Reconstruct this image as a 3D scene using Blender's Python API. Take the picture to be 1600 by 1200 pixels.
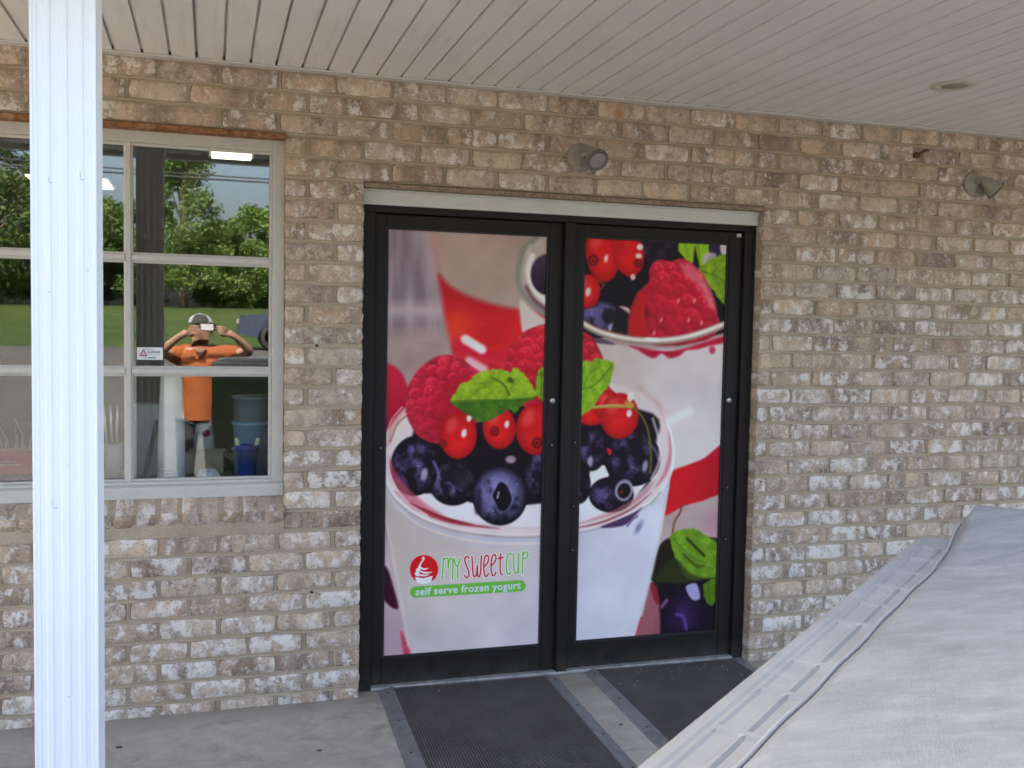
import bpy, bmesh, math, random
import numpy as np
from mathutils import Vector, Matrix

# ------------------------------------------------------------------ scene, camera, light
SC = bpy.context.scene
for o in list(bpy.data.objects):
    bpy.data.objects.remove(o)
COL = SC.collection
random.seed(7)

CAM = Vector((0.0, -3.9096, 1.5098))
YAW, PIT, ROL, FPX = 0.2981, -0.0568, 0.0195, 1532.3
_f = Vector((math.sin(YAW) * math.cos(PIT), math.cos(YAW) * math.cos(PIT), math.sin(PIT)))
_r0 = Vector((math.cos(YAW), -math.sin(YAW), 0))
_u0 = _r0.cross(_f)
_r = _r0 * math.cos(ROL) + _u0 * math.sin(ROL)
_u = -_r0 * math.sin(ROL) + _u0 * math.cos(ROL)
cam_data = bpy.data.cameras.new("camera")
cam = bpy.data.objects.new("camera", cam_data)
COL.objects.link(cam)
cam.matrix_world = Matrix(((_r.x, _u.x, -_f.x, CAM.x), (_r.y, _u.y, -_f.y, CAM.y), (_r.z, _u.z, -_f.z, CAM.z), (0, 0, 0, 1)))
cam_data.sensor_width = 36.0
cam_data.lens = 36.0 * FPX / 1600.0
cam_data.clip_start = 0.03
cam_data.clip_end = 2000
SC.camera = cam

SUN_DIR = Vector((-0.25, 0.85, 0.90)).normalized()          # towards the sun: high, behind the shop
SUN_EL = math.asin(SUN_DIR.z)
SUN_AZ = math.atan2(SUN_DIR.x, SUN_DIR.y)
world = bpy.data.worlds.new("World")
SC.world = world
world.use_nodes = True
wn = world.node_tree
wn.nodes.clear()
wo = wn.nodes.new("ShaderNodeOutputWorld")
wb = wn.nodes.new("ShaderNodeBackground")
ws = wn.nodes.new("ShaderNodeTexSky")
ws.sky_type = 'NISHITA'
ws.sun_disc = False
ws.sun_elevation = SUN_EL
ws.sun_rotation = SUN_AZ
ws.dust_density = 7.0
ws.air_density = 1.0
ws.ozone_density = 0.2
wb.inputs["Strength"].default_value = 0.15
wn.links.new(ws.outputs[0], wb.inputs[0])
wn.links.new(wb.outputs[0], wo.inputs[0])
sd = bpy.data.lights.new("sun", 'SUN')
sd.energy = 4.0
sd.angle = math.radians(0.5)
sd.color = (1.0, 0.955, 0.88)
sun = bpy.data.objects.new("sun", sd)
COL.objects.link(sun)
sun.rotation_euler = SUN_DIR.to_track_quat('Z', 'Y').to_euler()
sun.location = (0, 0, 30)

SC.view_settings.view_transform = 'Standard'
SC.view_settings.look = 'None'
SC.view_settings.exposure = 2.78
SC.view_settings.gamma = 1.0
SC.view_settings.use_curve_mapping = False
SC.render.engine = 'CYCLES'
SC.cycles.use_denoising = True
SC.cycles.max_bounces = 8
SC.cycles.diffuse_bounces = 5
SC.cycles.transparent_max_bounces = 12
SC.cycles.sample_clamp_indirect = 12
SC.cycles.filter_width = 1.65


def project(x, y, z):
    """pixel of a world point in the 1600 x 1200 photograph (used to lay out the flat print and to rank bricks by size)"""
    dx, dy, dz = x - CAM.x, y - CAM.y, z - CAM.z
    a = dx * _r.x + dy * _r.y + dz * _r.z
    b = dx * _u.x + dy * _u.y + dz * _u.z
    c = dx * _f.x + dy * _f.y + dz * _f.z
    return 800 + FPX * a / c, 600 - FPX * b / c


# ------------------------------------------------------------------ helpers
class MB:
    def __init__(s):
        s.v, s.f, s.m, s.sm = [], [], [], []

    def add(s, vs, fs, mi=0, smooth=False):
        k = len(s.v)
        s.v += [tuple(p) for p in vs]
        for f in fs:
            s.f.append([k + i for i in f]); s.m.append(mi); s.sm.append(smooth)

    def box(s, x0, x1, y0, y1, z0, z1, b=0.0, mi=0, M=None):
        if b <= 0:
            vs = [(x, y, z) for x in (x0, x1) for y in (y0, y1) for z in (z0, z1)]
            fs = [(0, 1, 3, 2), (4, 6, 7, 5), (0, 4, 5, 1), (2, 3, 7, 6), (0, 2, 6, 4), (1, 5, 7, 3)]
        else:
            bm = bmesh.new()
            bmesh.ops.create_cube(bm, size=1.0)
            for v in bm.verts:
                v.co = Vector(((x0 + x1) / 2 + v.co.x * (x1 - x0), (y0 + y1) / 2 + v.co.y * (y1 - y0), (z0 + z1) / 2 + v.co.z * (z1 - z0)))
            bmesh.ops.bevel(bm, geom=bm.edges[:], offset=b, segments=1, affect='EDGES')
            bm.verts.index_update()
            vs = [tuple(v.co) for v in bm.verts]
            fs = [[v.index for v in f.verts] for f in bm.faces]
            bm.free()
        if M is not None:
            vs = [M @ Vector(p) for p in vs]
        s.add(vs, fs, mi)

    def prism(s, prof, axis, a, b, mi=0, smooth=False, caps=True, M=None):
        """extrude a closed 2D profile along an axis from a to b"""
        n = len(prof)
        def P(p, t):
            return (t, p[0], p[1]) if axis == 'x' else ((p[0], t, p[1]) if axis == 'y' else (p[0], p[1], t))
        vs = [P(p, a) for p in prof] + [P(p, b) for p in prof]
        if M is not None:
            vs = [M @ Vector(p) for p in vs]
        s.add(vs, [(i, (i + 1) % n, n + (i + 1) % n, n + i) for i in range(n)], mi, smooth)
        if caps:
            s.add(vs, [list(range(n))[::-1], list(range(n, 2 * n))], mi)

    def lathe(s, prof, M=None, n=24, mi=0, smooth=True):
        """revolve (r, h) points round local z"""
        vs, fs = [], []
        for (r, h) in prof:
            for i in range(n):
                t = 2 * math.pi * i / n
                vs.append((r * math.cos(t), r * math.sin(t), h))
        k = len(prof)
        for j in range(k - 1):
            for i in range(n):
                fs.append((j * n + i, j * n + (i + 1) % n, (j + 1) * n + (i + 1) % n, (j + 1) * n + i))
        if prof[0][0] > 1e-6:
            fs.append(list(range(n))[::-1])
        if prof[-1][0] > 1e-6:
            fs.append(list(range((k - 1) * n, k * n)))
        if M is not None:
            vs = [M @ Vector(p) for p in vs]
        s.add(vs, fs, mi, smooth)

    def tube(s, pts, r, n=8, mi=0, smooth=True):
        pts = [Vector(p) for p in pts]
        rs = r if isinstance(r, (list, tuple)) else [r] * len(pts)
        vs, fs = [], []
        for i, p in enumerate(pts):
            d = (pts[min(i + 1, len(pts) - 1)] - pts[max(i - 1, 0)]).normalized()
            a = d.cross(Vector((0.31, 0.17, 1)) if abs(d.z) < 0.9 else Vector((1, 0.2, 0))).normalized()
            b = d.cross(a)
            for k in range(n):
                t = 2 * math.pi * k / n
                vs.append(p + (a * math.cos(t) + b * math.sin(t)) * rs[i])
        for i in range(len(pts) - 1):
            for k in range(n):
                fs.append((i * n + k, i * n + (k + 1) % n, (i + 1) * n + (k + 1) % n, (i + 1) * n + k))
        fs += [list(range(n))[::-1], list(range((len(pts) - 1) * n, len(pts) * n))]
        s.add(vs, fs, mi, smooth)

    def mesh(s, name, mats):
        me = bpy.data.meshes.new(name)
        me.from_pydata(s.v, [], s.f)
        for m in (mats if isinstance(mats, (list, tuple)) else [mats]):
            me.materials.append(m)
        me.polygons.foreach_set("material_index", s.m)
        me.polygons.foreach_set("use_smooth", s.sm)
        bm = bmesh.new(); bm.from_mesh(me)
        bmesh.ops.recalc_face_normals(bm, faces=bm.faces[:])
        bm.to_mesh(me); bm.free()
        me.update()
        return me

    def build(s, name, mats, parent=None, loc=None):
        return link(name, s.mesh(name, mats), parent, loc)


def link(name, data, parent=None, loc=None):
    o = bpy.data.objects.new(name, data)
    COL.objects.link(o)
    if parent is not None:
        o.parent = parent
    if loc is not None:
        o.location = loc
    return o


def tag(o, label=None, cat=None, group=None, kind=None):
    if label: o["label"] = label
    if cat: o["category"] = cat
    if group: o["group"] = group
    if kind: o["kind"] = kind
    return o


def thing(name, label, cat, group=None, loc=(0, 0, 0), rot=(0, 0, 0)):
    o = link(name, None, None, loc)
    o.rotation_euler = rot
    o.empty_display_size = 0.1
    return tag(o, label, cat, group)


def copy_tree(o, parent=None):
    c = o.copy(); COL.objects.link(c)
    if parent is not None: c.parent = parent
    for ch in [x for x in bpy.data.objects if x.parent == o]:
        copy_tree(ch, c)
    return c


# ------------------------------------------------------------------ materials
class NT:
    def __init__(s, name):
        s.mat = bpy.data.materials.new(name); s.mat.use_nodes = True
        s.t = s.mat.node_tree; s.t.nodes.clear()
        s.out = s.n("ShaderNodeOutputMaterial")

    def n(s, ty, **kw):
        nd = s.t.nodes.new(ty)
        for k, v in kw.items():
            setattr(nd, k, v)
        return nd

    def l(s, a, b):
        s.t.links.new(a, b)

    def put(s, sock, v):
        if hasattr(v, "links") or isinstance(v, bpy.types.NodeSocket):
            s.l(v, sock)
        else:
            sock.default_value = v

    def noise(s, vec, scale, detail=3, rough=0.55, dist=0.0, w=None):
        nd = s.n("ShaderNodeTexNoise")
        if w is not None:
            nd.noise_dimensions = '4D'; s.put(nd.inputs["W"], w)
        if vec is not None: s.l(vec, nd.inputs["Vector"])
        nd.inputs["Scale"].default_value = scale
        nd.inputs["Detail"].default_value = detail
        nd.inputs["Roughness"].default_value = rough
        nd.inputs["Distortion"].default_value = dist
        return nd.outputs["Fac"]

    def ramp(s, fac, stops, interp='LINEAR'):
        nd = s.n("ShaderNodeValToRGB")
        nd.color_ramp.interpolation = interp
        e = nd.color_ramp.elements
        while len(e) < len(stops): e.new(0.5)
        for i, (p, c) in enumerate(stops):
            e[i].position = p
            e[i].color = (c, c, c, 1) if isinstance(c, (int, float)) else (*c, 1)
        s.put(nd.inputs[0], fac)
        return nd.outputs[0]

    def math(s, op, a, b=0.0, c=0.0, clamp=False):
        nd = s.n("ShaderNodeMath", operation=op, use_clamp=clamp)
        s.put(nd.inputs[0], a); s.put(nd.inputs[1], b)
        if len(nd.inputs) > 2: s.put(nd.inputs[2], c)
        return nd.outputs[0]

    def mix(s, fac, a, b, blend='MIX'):
        nd = s.n("ShaderNodeMix", data_type='RGBA', blend_type=blend)
        s.put(nd.inputs[0], fac)
        for i, v in ((6, a), (7, b)):
            if isinstance(v, tuple): nd.inputs[i].default_value = (*v, 1)
            else: s.l(v, nd.inputs[i])
        return nd.outputs[2]

    def mapping(s, vec, loc=(0, 0, 0), scale=(1, 1, 1), rot=(0, 0, 0)):
        nd = s.n("ShaderNodeMapping")
        s.l(vec, nd.inputs[0])
        s.put(nd.inputs[1], loc); nd.inputs[2].default_value = rot; nd.inputs[3].default_value = scale
        return nd.outputs[0]

    def pos(s):
        return s.n("ShaderNodeNewGeometry").outputs["Position"]

    def obj(s):
        return s.n("ShaderNodeTexCoord").outputs["Object"]

    def bsdf(s, color, rough=0.6, metal=0.0, spec=0.5, bump=None, bstr=0.3, bdist=0.002, **kw):
        b = s.n("ShaderNodeBsdfPrincipled")
        if isinstance(color, tuple): b.inputs["Base Color"].default_value = (*color, 1)
        else: s.l(color, b.inputs["Base Color"])
        s.put(b.inputs["Roughness"], rough)
        b.inputs["Metallic"].default_value = metal
        b.inputs["Specular IOR Level"].default_value = spec
        for k, v in kw.items():
            s.put(b.inputs[k.replace("_", " ")], v)
        if bump is not None:
            bn = s.n("ShaderNodeBump")
            bn.inputs["Strength"].default_value = bstr
            bn.inputs["Distance"].default_value = bdist
            s.l(bump, bn.inputs["Height"]); s.l(bn.outputs[0], b.inputs["Normal"])
        s.l(b.outputs[0], s.out.inputs[0])
        return s.mat


def simple(name, col, rough=0.6, metal=0.0, var=0.12, scale=12.0, bstr=0.1, spec=0.5, space='obj', dirt=None, dirt_amt=0.5):
    t = NT(name)
    p = t.obj() if space == 'obj' else t.pos()
    n1 = t.noise(p, scale, 4, 0.6)
    lo = tuple(c * (1 - var) for c in col); hi = tuple(min(1, c * (1 + var)) for c in col)
    c = t.ramp(n1, [(0.3, lo), (0.7, hi)])
    if dirt:
        d = t.ramp(t.noise(p, scale * 0.6, 5, 0.7, 0.6), [(0.52, 0.0), (0.75, dirt_amt)])
        c = t.mix(d, c, dirt)
    n2 = t.noise(p, scale * 8, 3, 0.6)
    r = t.math('MULTIPLY_ADD', n1, 0.2, rough - 0.1)
    return t.bsdf(c, r, metal, spec, bump=n2, bstr=bstr, bdist=0.001)


def brick_material():
    t = NT("tumbled_whitewashed_brick")
    g = t.n("ShaderNodeNewGeometry")
    oi = t.n("ShaderNodeObjectInfo")
    rnd = t.math('FRACT', t.math('ADD', oi.outputs["Random"], t.math('MULTIPLY', g.outputs["Random Per Island"], 0.999)))
    r2 = t.math('FRACT', t.math('MULTIPLY', rnd, 37.31))
    r3 = t.math('FRACT', t.math('MULTIPLY', rnd, 91.7))
    w = t.math('MULTIPLY', rnd, 60.0)
    pos = g.outputs["Position"]
    # fired clay tone of each brick
    base = t.ramp(rnd, [(0.0, (0.285, 0.212, 0.160)), (0.17, (0.365, 0.278, 0.206)), (0.33, (0.255, 0.198, 0.162)),
                        (0.50, (0.415, 0.325, 0.240)), (0.66, (0.325, 0.246, 0.198)), (0.82, (0.285, 0.222, 0.182)),
                        (1.0, (0.410, 0.298, 0.208))])
    # each brick carries two or three broad zones across its length
    zones = t.noise(t.mapping(pos, scale=(1.0, 0.3, 0.35)), 13.0, 1, 0.4, w=w)
    zt = t.ramp(zones, [(0.36, (0.70, 0.68, 0.67)), (0.5, (1, 1, 1)), (0.62, (1.28, 1.25, 1.20))])
    c = t.mix(1.0, base, zt, 'MULTIPLY')
    mott = t.noise(pos, 120, 6, 0.78, w=w)
    c = t.mix(1.0, c, t.ramp(mott, [(0.3, (0.62, 0.58, 0.56)), (0.5, (1, 1, 1)), (0.7, (1.42, 1.40, 1.38))]), 'MULTIPLY')
    # cream slurry
    cm = t.noise(pos, 38, 7, 0.8, 0.5, w=t.math('ADD', w, 9.0))
    cth = t.math('MULTIPLY_ADD', r2, -0.14, 0.53)
    cf = t.math('MULTIPLY', t.math('SUBTRACT', cm, cth), 7.0, clamp=True)
    c = t.mix(t.math('MULTIPLY', cf, 0.72), c, (0.52, 0.445, 0.365))
    # old white limewash, flaked: heavier on some bricks and lower on the wall
    sx = t.n("ShaderNodeSeparateXYZ"); t.l(pos, sx.inputs[0])
    low = t.math('MULTIPLY_ADD', sx.outputs["Z"], -0.034, 0.040)
    wm = t.noise(pos, 88, 8, 0.82, 0.6, w=t.math('ADD', w, 21.0))
    wz = t.noise(t.mapping(pos, scale=(1, 0.3, 0.75)), 24, 2, 0.5, w=t.math('ADD', w, 33.0))
    wv = t.math('ADD', t.math('ADD', wm, t.math('MULTIPLY_ADD', wz, 0.85, -0.425)), low)
    wth = t.math('MULTIPLY_ADD', t.math('POWER', r3, 1.3), -0.13, 0.574)
    wf = t.math('MULTIPLY', t.math('SUBTRACT', wv, wth), 11.0, clamp=True)
    fine = t.ramp(t.noise(pos, 260, 4, 0.75), [(0.34, 0.35), (0.52, 1.0)])
    c = t.mix(t.math('MULTIPLY', t.math('MULTIPLY', wf, fine), 0.92), c, (0.68, 0.635, 0.60))
    # dark burnt flecks and cool grey bloom
    gm = t.noise(pos, 42, 4, 0.7, w=t.math('ADD', w, 47.0))
    c = t.mix(t.ramp(gm, [(0.56, 0.0), (0.66, 0.5)]), c, (0.195, 0.158, 0.138))
    vm = t.n("ShaderNodeTexVoronoi"); t.l(pos, vm.inputs["Vector"]); vm.inputs["Scale"].default_value = 120
    pit = t.math('MULTIPLY', t.ramp(vm.outputs["Distance"], [(0.10, 1.0), (0.26, 0.0)]), t.ramp(t.noise(pos, 25, 2, 0.5, w=w), [(0.5, 0.0), (0.62, 0.75)]))
    c = t.mix(pit, c, (0.085, 0.055, 0.04))
    # raw red clay where an arris has chipped
    rm = t.noise(pos, 19, 4, 0.65, w=t.math('ADD', w, 71.0))
    c = t.mix(t.ramp(rm, [(0.67, 0.0), (0.705, 0.85)]), c, (0.20, 0.075, 0.048))
    # rust run from a fastening under the ceiling
    vd = t.n("ShaderNodeVectorMath", operation='DISTANCE')
    t.l(t.mapping(pos, scale=(1.0, 0.0, 0.45)), vd.inputs[0]); vd.inputs[1].default_value = (1.656, 0, 2.425 * 0.45)
    rs = t.math('MULTIPLY', t.ramp(vd.outputs["Value"], [(0.008, 1.0), (0.034, 0.0)]), t.ramp(cm, [(0.35, 0.25), (0.6, 0.9)]))
    c = t.mix(rs, c, (0.30, 0.12, 0.035))
    c = t.mix(1.0, c, (1.12, 1.09, 1.06), 'MULTIPLY')
    h = t.math('ADD', t.math('MULTIPLY', mott, 0.6), t.math('ADD', t.math('MULTIPLY', wf, 0.25), t.math('MULTIPLY', pit, -0.9)))
    return t.bsdf(c, t.math('MULTIPLY_ADD', mott, 0.2, 0.78), 0, 0.25, bump=h, bstr=0.75, bdist=0.004)


def mortar_material():
    t = NT("sandy_mortar")
    p = t.pos()
    n1 = t.noise(p, 6, 4, 0.6); n2 = t.noise(p, 160, 3, 0.7); n3 = t.noise(t.mapping(p, scale=(1, 1, 6)), 26, 3, 0.6)
    c = t.ramp(n1, [(0.3, (0.335, 0.262, 0.187)), (0.7, (0.435, 0.350, 0.260))])
    c = t.mix(1.0, c, t.ramp(n2, [(0.3, (0.8, 0.8, 0.8)), (0.7, (1.18, 1.18, 1.18))]), 'MULTIPLY')
    c = t.mix(t.ramp(n3, [(0.55, 0.0), (0.75, 0.35)]), c, (0.43, 0.375, 0.30))
    return t.bsdf(c, 0.9, 0, 0.2, bump=t.math('ADD', n2, n3), bstr=0.5, bdist=0.002)


def concrete_material():
    t = NT("porch_concrete")
    p = t.pos()
    n1 = t.noise(p, 1.6, 5, 0.6); n2 = t.noise(p, 14, 5, 0.7); n3 = t.noise(p, 220, 2, 0.6)
    c = t.ramp(n1, [(0.3, (0.335, 0.300, 0.252)), (0.7, (0.460, 0.420, 0.365))])
    c = t.mix(1.0, c, t.ramp(n2, [(0.3, (0.86, 0.85, 0.83)), (0.7, (1.10, 1.10, 1.10))]), 'MULTIPLY')
    c = t.mix(1.0, c, t.ramp(n3, [(0.3, (0.90, 0.90, 0.90)), (0.7, (1.08, 1.08, 1.08))]), 'MULTIPLY')
    # worn-in brown grime along the foot of the wall
    sx = t.n("ShaderNodeSeparateXYZ"); t.l(p, sx.inputs[0])
    gr = t.math('MULTIPLY', t.ramp(t.math('ADD', sx.outputs["Y"], 1.0), [(0.84, 0.0), (1.0, 0.55)]), t.ramp(n2, [(0.35, 0.3), (0.6, 1.0)]))
    c = t.mix(gr, c, (0.17, 0.125, 0.09))
    st = t.ramp(t.noise(t.mapping(p, scale=(1, 1.6, 1)), 4.2, 5, 0.65, 1.0), [(0.54, 0.0), (0.70, 0.55)])
    c = t.mix(st, c, (0.20, 0.165, 0.135))
    return t.bsdf(c, 0.85, 0, 0.3, bump=t.math('ADD', n2, n3), bstr=0.2, bdist=0.002)


def paint(name, col, dirt, rough=0.45, amt=0.7, scale=20.0, stretch=(1, 1, 1)):
    t = NT(name)
    p = t.mapping(t.pos(), scale=stretch)
    n1 = t.noise(p, scale, 5, 0.7); n2 = t.noise(p, scale * 4.5, 4, 0.7)
    c = t.mix(t.ramp(n1, [(0.45, 0.0), (0.85, 0.5)]), col, tuple(x * 0.74 for x in col))
    c = t.mix(t.ramp(n2, [(0.66, 0.0), (0.74, amt)]), c, dirt)
    return t.bsdf(c, rough, 0, 0.4, bump=n2, bstr=0.12, bdist=0.001)


M = {}
M['brick'] = brick_material()
M['mortar'] = mortar_material()
M['concrete'] = concrete_material()
M['rust'] = simple("rusted_lintel_steel", (0.24, 0.105, 0.045), 0.85, 0.0, 0.5, 40, 0.5, 0.2, 'pos', (0.40, 0.33, 0.25), 0.8)
M['rustpale'] = simple("rusty_painted_lintel", (0.25, 0.185, 0.13), 0.85, 0.0, 0.4, 60, 0.5, 0.2, 'pos', (0.16, 0.07, 0.035), 0.8)
M['trim'] = paint("off_white_trim", (0.54, 0.52, 0.475), (0.15, 0.10, 0.06), 0.5, 0.6, 9, (1, 1, 3))
M['winpaint'] = paint("weathered_window_paint", (0.50, 0.475, 0.43), (0.07, 0.058, 0.046), 0.55, 0.85, 30)
M['bronze'] = simple("dark_bronze_aluminium", (0.0135, 0.0105, 0.0092), 0.5, 0.0, 0.25, 30, 0.05, 0.28, 'pos', (0.035, 0.030, 0.027), 0.25)
def bronze_material():
    t = NT("dark_bronze_aluminium")
    p = t.pos()
    n1 = t.noise(p, 14, 5, 0.65); n2 = t.noise(t.mapping(p, scale=(1, 1, 0.08)), 90, 3, 0.6)
    c = t.ramp(n1, [(0.3, (0.0112, 0.0080, 0.0070)), (0.7, (0.0180, 0.0135, 0.0118))])
    c = t.mix(t.ramp(n2, [(0.62, 0.0), (0.8, 0.35)]), c, (0.045, 0.040, 0.037))
    v = t.n("ShaderNodeTexVoronoi"); t.l(p, v.inputs["Vector"]); v.inputs["Scale"].default_value = 34
    sp = t.math('MULTIPLY', t.ramp(v.outputs["Distance"], [(0.035, 1.0), (0.06, 0.0)]), t.ramp(t.noise(p, 5, 3, 0.6), [(0.54, 0.0), (0.66, 0.8)]))
    c = t.mix(sp, c, (0.30, 0.29, 0.27))
    sx = t.n("ShaderNodeSeparateXYZ"); t.l(p, sx.inputs[0])
    du = t.math('MULTIPLY', t.ramp(sx.outputs["Z"], [(0.0, 1.0), (0.10, 0.0)]), t.ramp(n1, [(0.35, 0.1), (0.7, 0.6)]))
    c = t.mix(du, c, (0.075, 0.066, 0.058))
    return t.bsdf(c, t.math('MULTIPLY_ADD', n1, 0.3, 0.40), 0, 0.2, bump=n1, bstr=0.04)
M['bronze'] = bronze_material()
M['gasket'] = simple("black_rubber_gasket", (0.008, 0.008, 0.008), 0.7)
M['steel'] = simple("brushed_lock_steel", (0.55, 0.54, 0.52), 0.35, 0.9, 0.1, 60, 0.1)
M['alu'] = simple("scuffed_aluminium_edging", (0.20, 0.198, 0.20), 0.5, 0.15, 0.2, 18, 0.2, 0.5, 'pos', (0.10, 0.095, 0.09), 0.6)
M['thresh'] = simple("threshold_aluminium", (0.38, 0.37, 0.35), 0.5, 0.3, 0.3, 20, 0.2, 0.5, 'pos', (0.12, 0.10, 0.08), 0.6)
M['screw'] = simple("dark_screw", (0.04, 0.038, 0.035), 0.5, 0.4)
M['lampshell'] = simple("weathered_lamp_enamel", (0.30, 0.268, 0.228), 0.45, 0.15, 0.2, 30, 0.15, 0.5, 'obj', (0.16, 0.12, 0.08), 0.6)
M['crumb'] = simple("pale_crumbs", (0.55, 0.52, 0.46), 0.9)
M['gum'] = simple("old_chewing_gum", (0.07, 0.062, 0.056), 0.8)
M['lamprim'] = simple("darkened_lamp_rim", (0.13, 0.11, 0.095), 0.5, 0.1)
M['dark'] = simple("dark_recess", (0.02, 0.018, 0.016), 0.8)


def soffit_material():
    t = NT("vinyl_soffit")
    p = t.pos()
    n1 = t.noise(p, 2.0, 4, 0.6); n2 = t.noise(t.mapping(p, scale=(6, 0.4, 1)), 5, 4, 0.6); n3 = t.noise(p, 300, 2, 0.5)
    c = t.ramp(n1, [(0.3, (0.70, 0.67, 0.635)), (0.7, (0.765, 0.74, 0.705))])
    c = t.mix(t.ramp(n2, [(0.55, 0.0), (0.8, 0.4)]), c, (0.42, 0.37, 0.33))
    return t.bsdf(c, 0.5, 0, 0.35, bump=n3, bstr=0.05, bdist=0.0005)
M['soffit'] = soffit_material()


def rubber_material():
    t = NT("ribbed_rubber_mat")
    p = t.pos()
    n1 = t.noise(p, 5, 5, 0.65); n2 = t.noise(p, 60, 4, 0.7)
    c = t.ramp(n1, [(0.3, (0.100, 0.087, 0.086)), (0.7, (0.155, 0.138, 0.136))])
    c = t.mix(t.ramp(n2, [(0.62, 0.0), (0.78, 0.5)]), c, (0.13, 0.125, 0.12))
    v = t.n("ShaderNodeTexVoronoi"); t.l(p, v.inputs["Vector"]); v.inputs["Scale"].default_value = 26
    cr = t.math('MULTIPLY', t.ramp(v.outputs["Distance"], [(0.05, 1.0), (0.09, 0.0)]), t.ramp(t.noise(p, 9, 2, 0.5), [(0.55, 0.0), (0.65, 0.6)]))
    c = t.mix(cr, c, (0.4, 0.38, 0.34))
    return t.bsdf(c, 0.6, 0, 0.4, bump=n2, bstr=0.2, bdist=0.001)
M['rubber'] = rubber_material()


def column_material():
    t = NT("white_column_aluminium")
    p = t.pos()
    n1 = t.noise(p, 3, 4, 0.6); n2 = t.noise(t.mapping(p, scale=(1, 1, 0.25)), 60, 4, 0.75)
    c = t.ramp(n1, [(0.3, (0.83, 0.86, 0.87)), (0.7, (0.87, 0.89, 0.895))])
    c = t.mix(t.ramp(n2, [(0.70, 0.0), (0.76, 0.5)]), c, (0.35, 0.33, 0.33))
    return t.bsdf(c, 0.35, 0, 0.5, bump=n1, bstr=0.03)
M['column'] = column_material()
M['scuff'] = simple("grey_scuff", (0.56, 0.57, 0.60), 0.7)


def vinyl_material():
    t = NT("weathered_grey_vinyl")
    p = t.pos()
    a = t.mapping(p, rot=(0, 0, math.radians(-52)), scale=(3.5, 14, 6))
    n1 = t.noise(a, 2.6, 5, 0.65, 0.5); n2 = t.noise(t.mapping(p, rot=(0, 0, 0.5), scale=(1, 2.2, 1)), 24, 6, 0.72); n3 = t.noise(p, 420, 2, 0.6)
    b = t.mapping(p, rot=(0, 0, math.radians(39.5)))
    wv = t.n("ShaderNodeTexWave", wave_type='BANDS', bands_direction='X'); t.l(b, wv.inputs[0]); wv.inputs["Scale"].default_value = 240; wv.inputs["Distortion"].default_value = 1.5
    wv2 = t.n("ShaderNodeTexWave", wave_type='BANDS', bands_direction='Y'); t.l(b, wv2.inputs[0]); wv2.inputs["Scale"].default_value = 240; wv2.inputs["Distortion"].default_value = 1.5
    weave = t.math('MULTIPLY', wv.outputs["Fac"], wv2.outputs["Fac"])
    c = t.ramp(n1, [(0.32, (0.096, 0.104, 0.108)), (0.5, (0.119, 0.127, 0.131)), (0.72, (0.154, 0.161, 0.164))])
    c = t.mix(1.0, c, t.ramp(n2, [(0.3, (0.86, 0.87, 0.88)), (0.7, (1.12, 1.12, 1.11))]), 'MULTIPLY')
    c = t.mix(1.0, c, t.ramp(n3, [(0.3, (0.93, 0.93, 0.93)), (0.7, (1.07, 1.07, 1.07))]), 'MULTIPLY')
    return t.bsdf(c, 0.62, 0, 0.35, bump=t.math('ADD', weave, t.math('MULTIPLY', n2, 2.0)), bstr=0.22, bdist=0.002)
M['vinyl'] = vinyl_material()
M['railcap'] = simple("faded_grey_plastic", (0.150, 0.156, 0.156), 0.55, 0, 0.08, 16, 0.12, 0.35, 'pos', (0.27, 0.27, 0.265), 0.4)
M['piping'] = simple("grey_piping_cord", (0.17, 0.175, 0.185), 0.5, 0, 0.1, 40, 0.1, 0.4, 'pos')
M['greenpaint'] = simple("dark_green_car_paint", (0.012, 0.030, 0.016), 0.25, 0, 0.1, 4, 0.0, 0.5)
M['tyre'] = simple("tyre_rubber", (0.02, 0.02, 0.02), 0.8)
M['rim'] = simple("alloy_wheel", (0.62, 0.62, 0.63), 0.3, 0.8)


def glass_material(name="window_glass", tint=(0.93, 0.96, 0.95), f0=0.088):
    t = NT(name)
    lw = t.n("ShaderNodeLayerWeight"); lw.inputs[0].default_value = 0.5
    fac = t.math('MULTIPLY_ADD', t.math('POWER', lw.outputs["Facing"], 5.0), 0.9, f0)
    tr = t.n("ShaderNodeBsdfTransparent"); tr.inputs[0].default_value = (*tint, 1)
    gl = t.n("ShaderNodeBsdfGlossy"); gl.inputs["Roughness"].default_value = 0.013
    gl.inputs[0].default_value = (1, 1, 1, 1)
    n1 = t.noise(t.pos(), 2.2, 1, 0.4)
    bn = t.n("ShaderNodeBump"); bn.inputs["Strength"].default_value = 0.05; bn.inputs["Distance"].default_value = 0.002
    t.l(n1, bn.inputs["Height"]); t.l(bn.outputs[0], gl.inputs["Normal"])
    mx = t.n("ShaderNodeMixShader")
    t.l(fac, mx.inputs[0]); t.l(tr.outputs[0], mx.inputs[1]); t.l(gl.outputs[0], mx.inputs[2])
    t.l(mx.outputs[0], t.out.inputs[0])
    return t.mat
M['glass'] = glass_material()


def emit(name, col, s):
    t = NT(name)
    e = t.n("ShaderNodeEmission"); e.inputs[0].default_value = (*col, 1); e.inputs[1].default_value = s
    t.l(e.outputs[0], t.out.inputs[0])
    return t.mat


# ------------------------------------------------------------------ ground and setting
def ground_h(x, y):
    def ss(a, b, v):
        q = min(1, max(0, (v - a) / (b - a))); return q * q * (3 - 2 * q)
    return -0.12 + 0.86 * ss(8, 27, -y) + 1.55 * ss(26, 50, -y) + 1.5 * ss(55, 160, -y)


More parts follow.
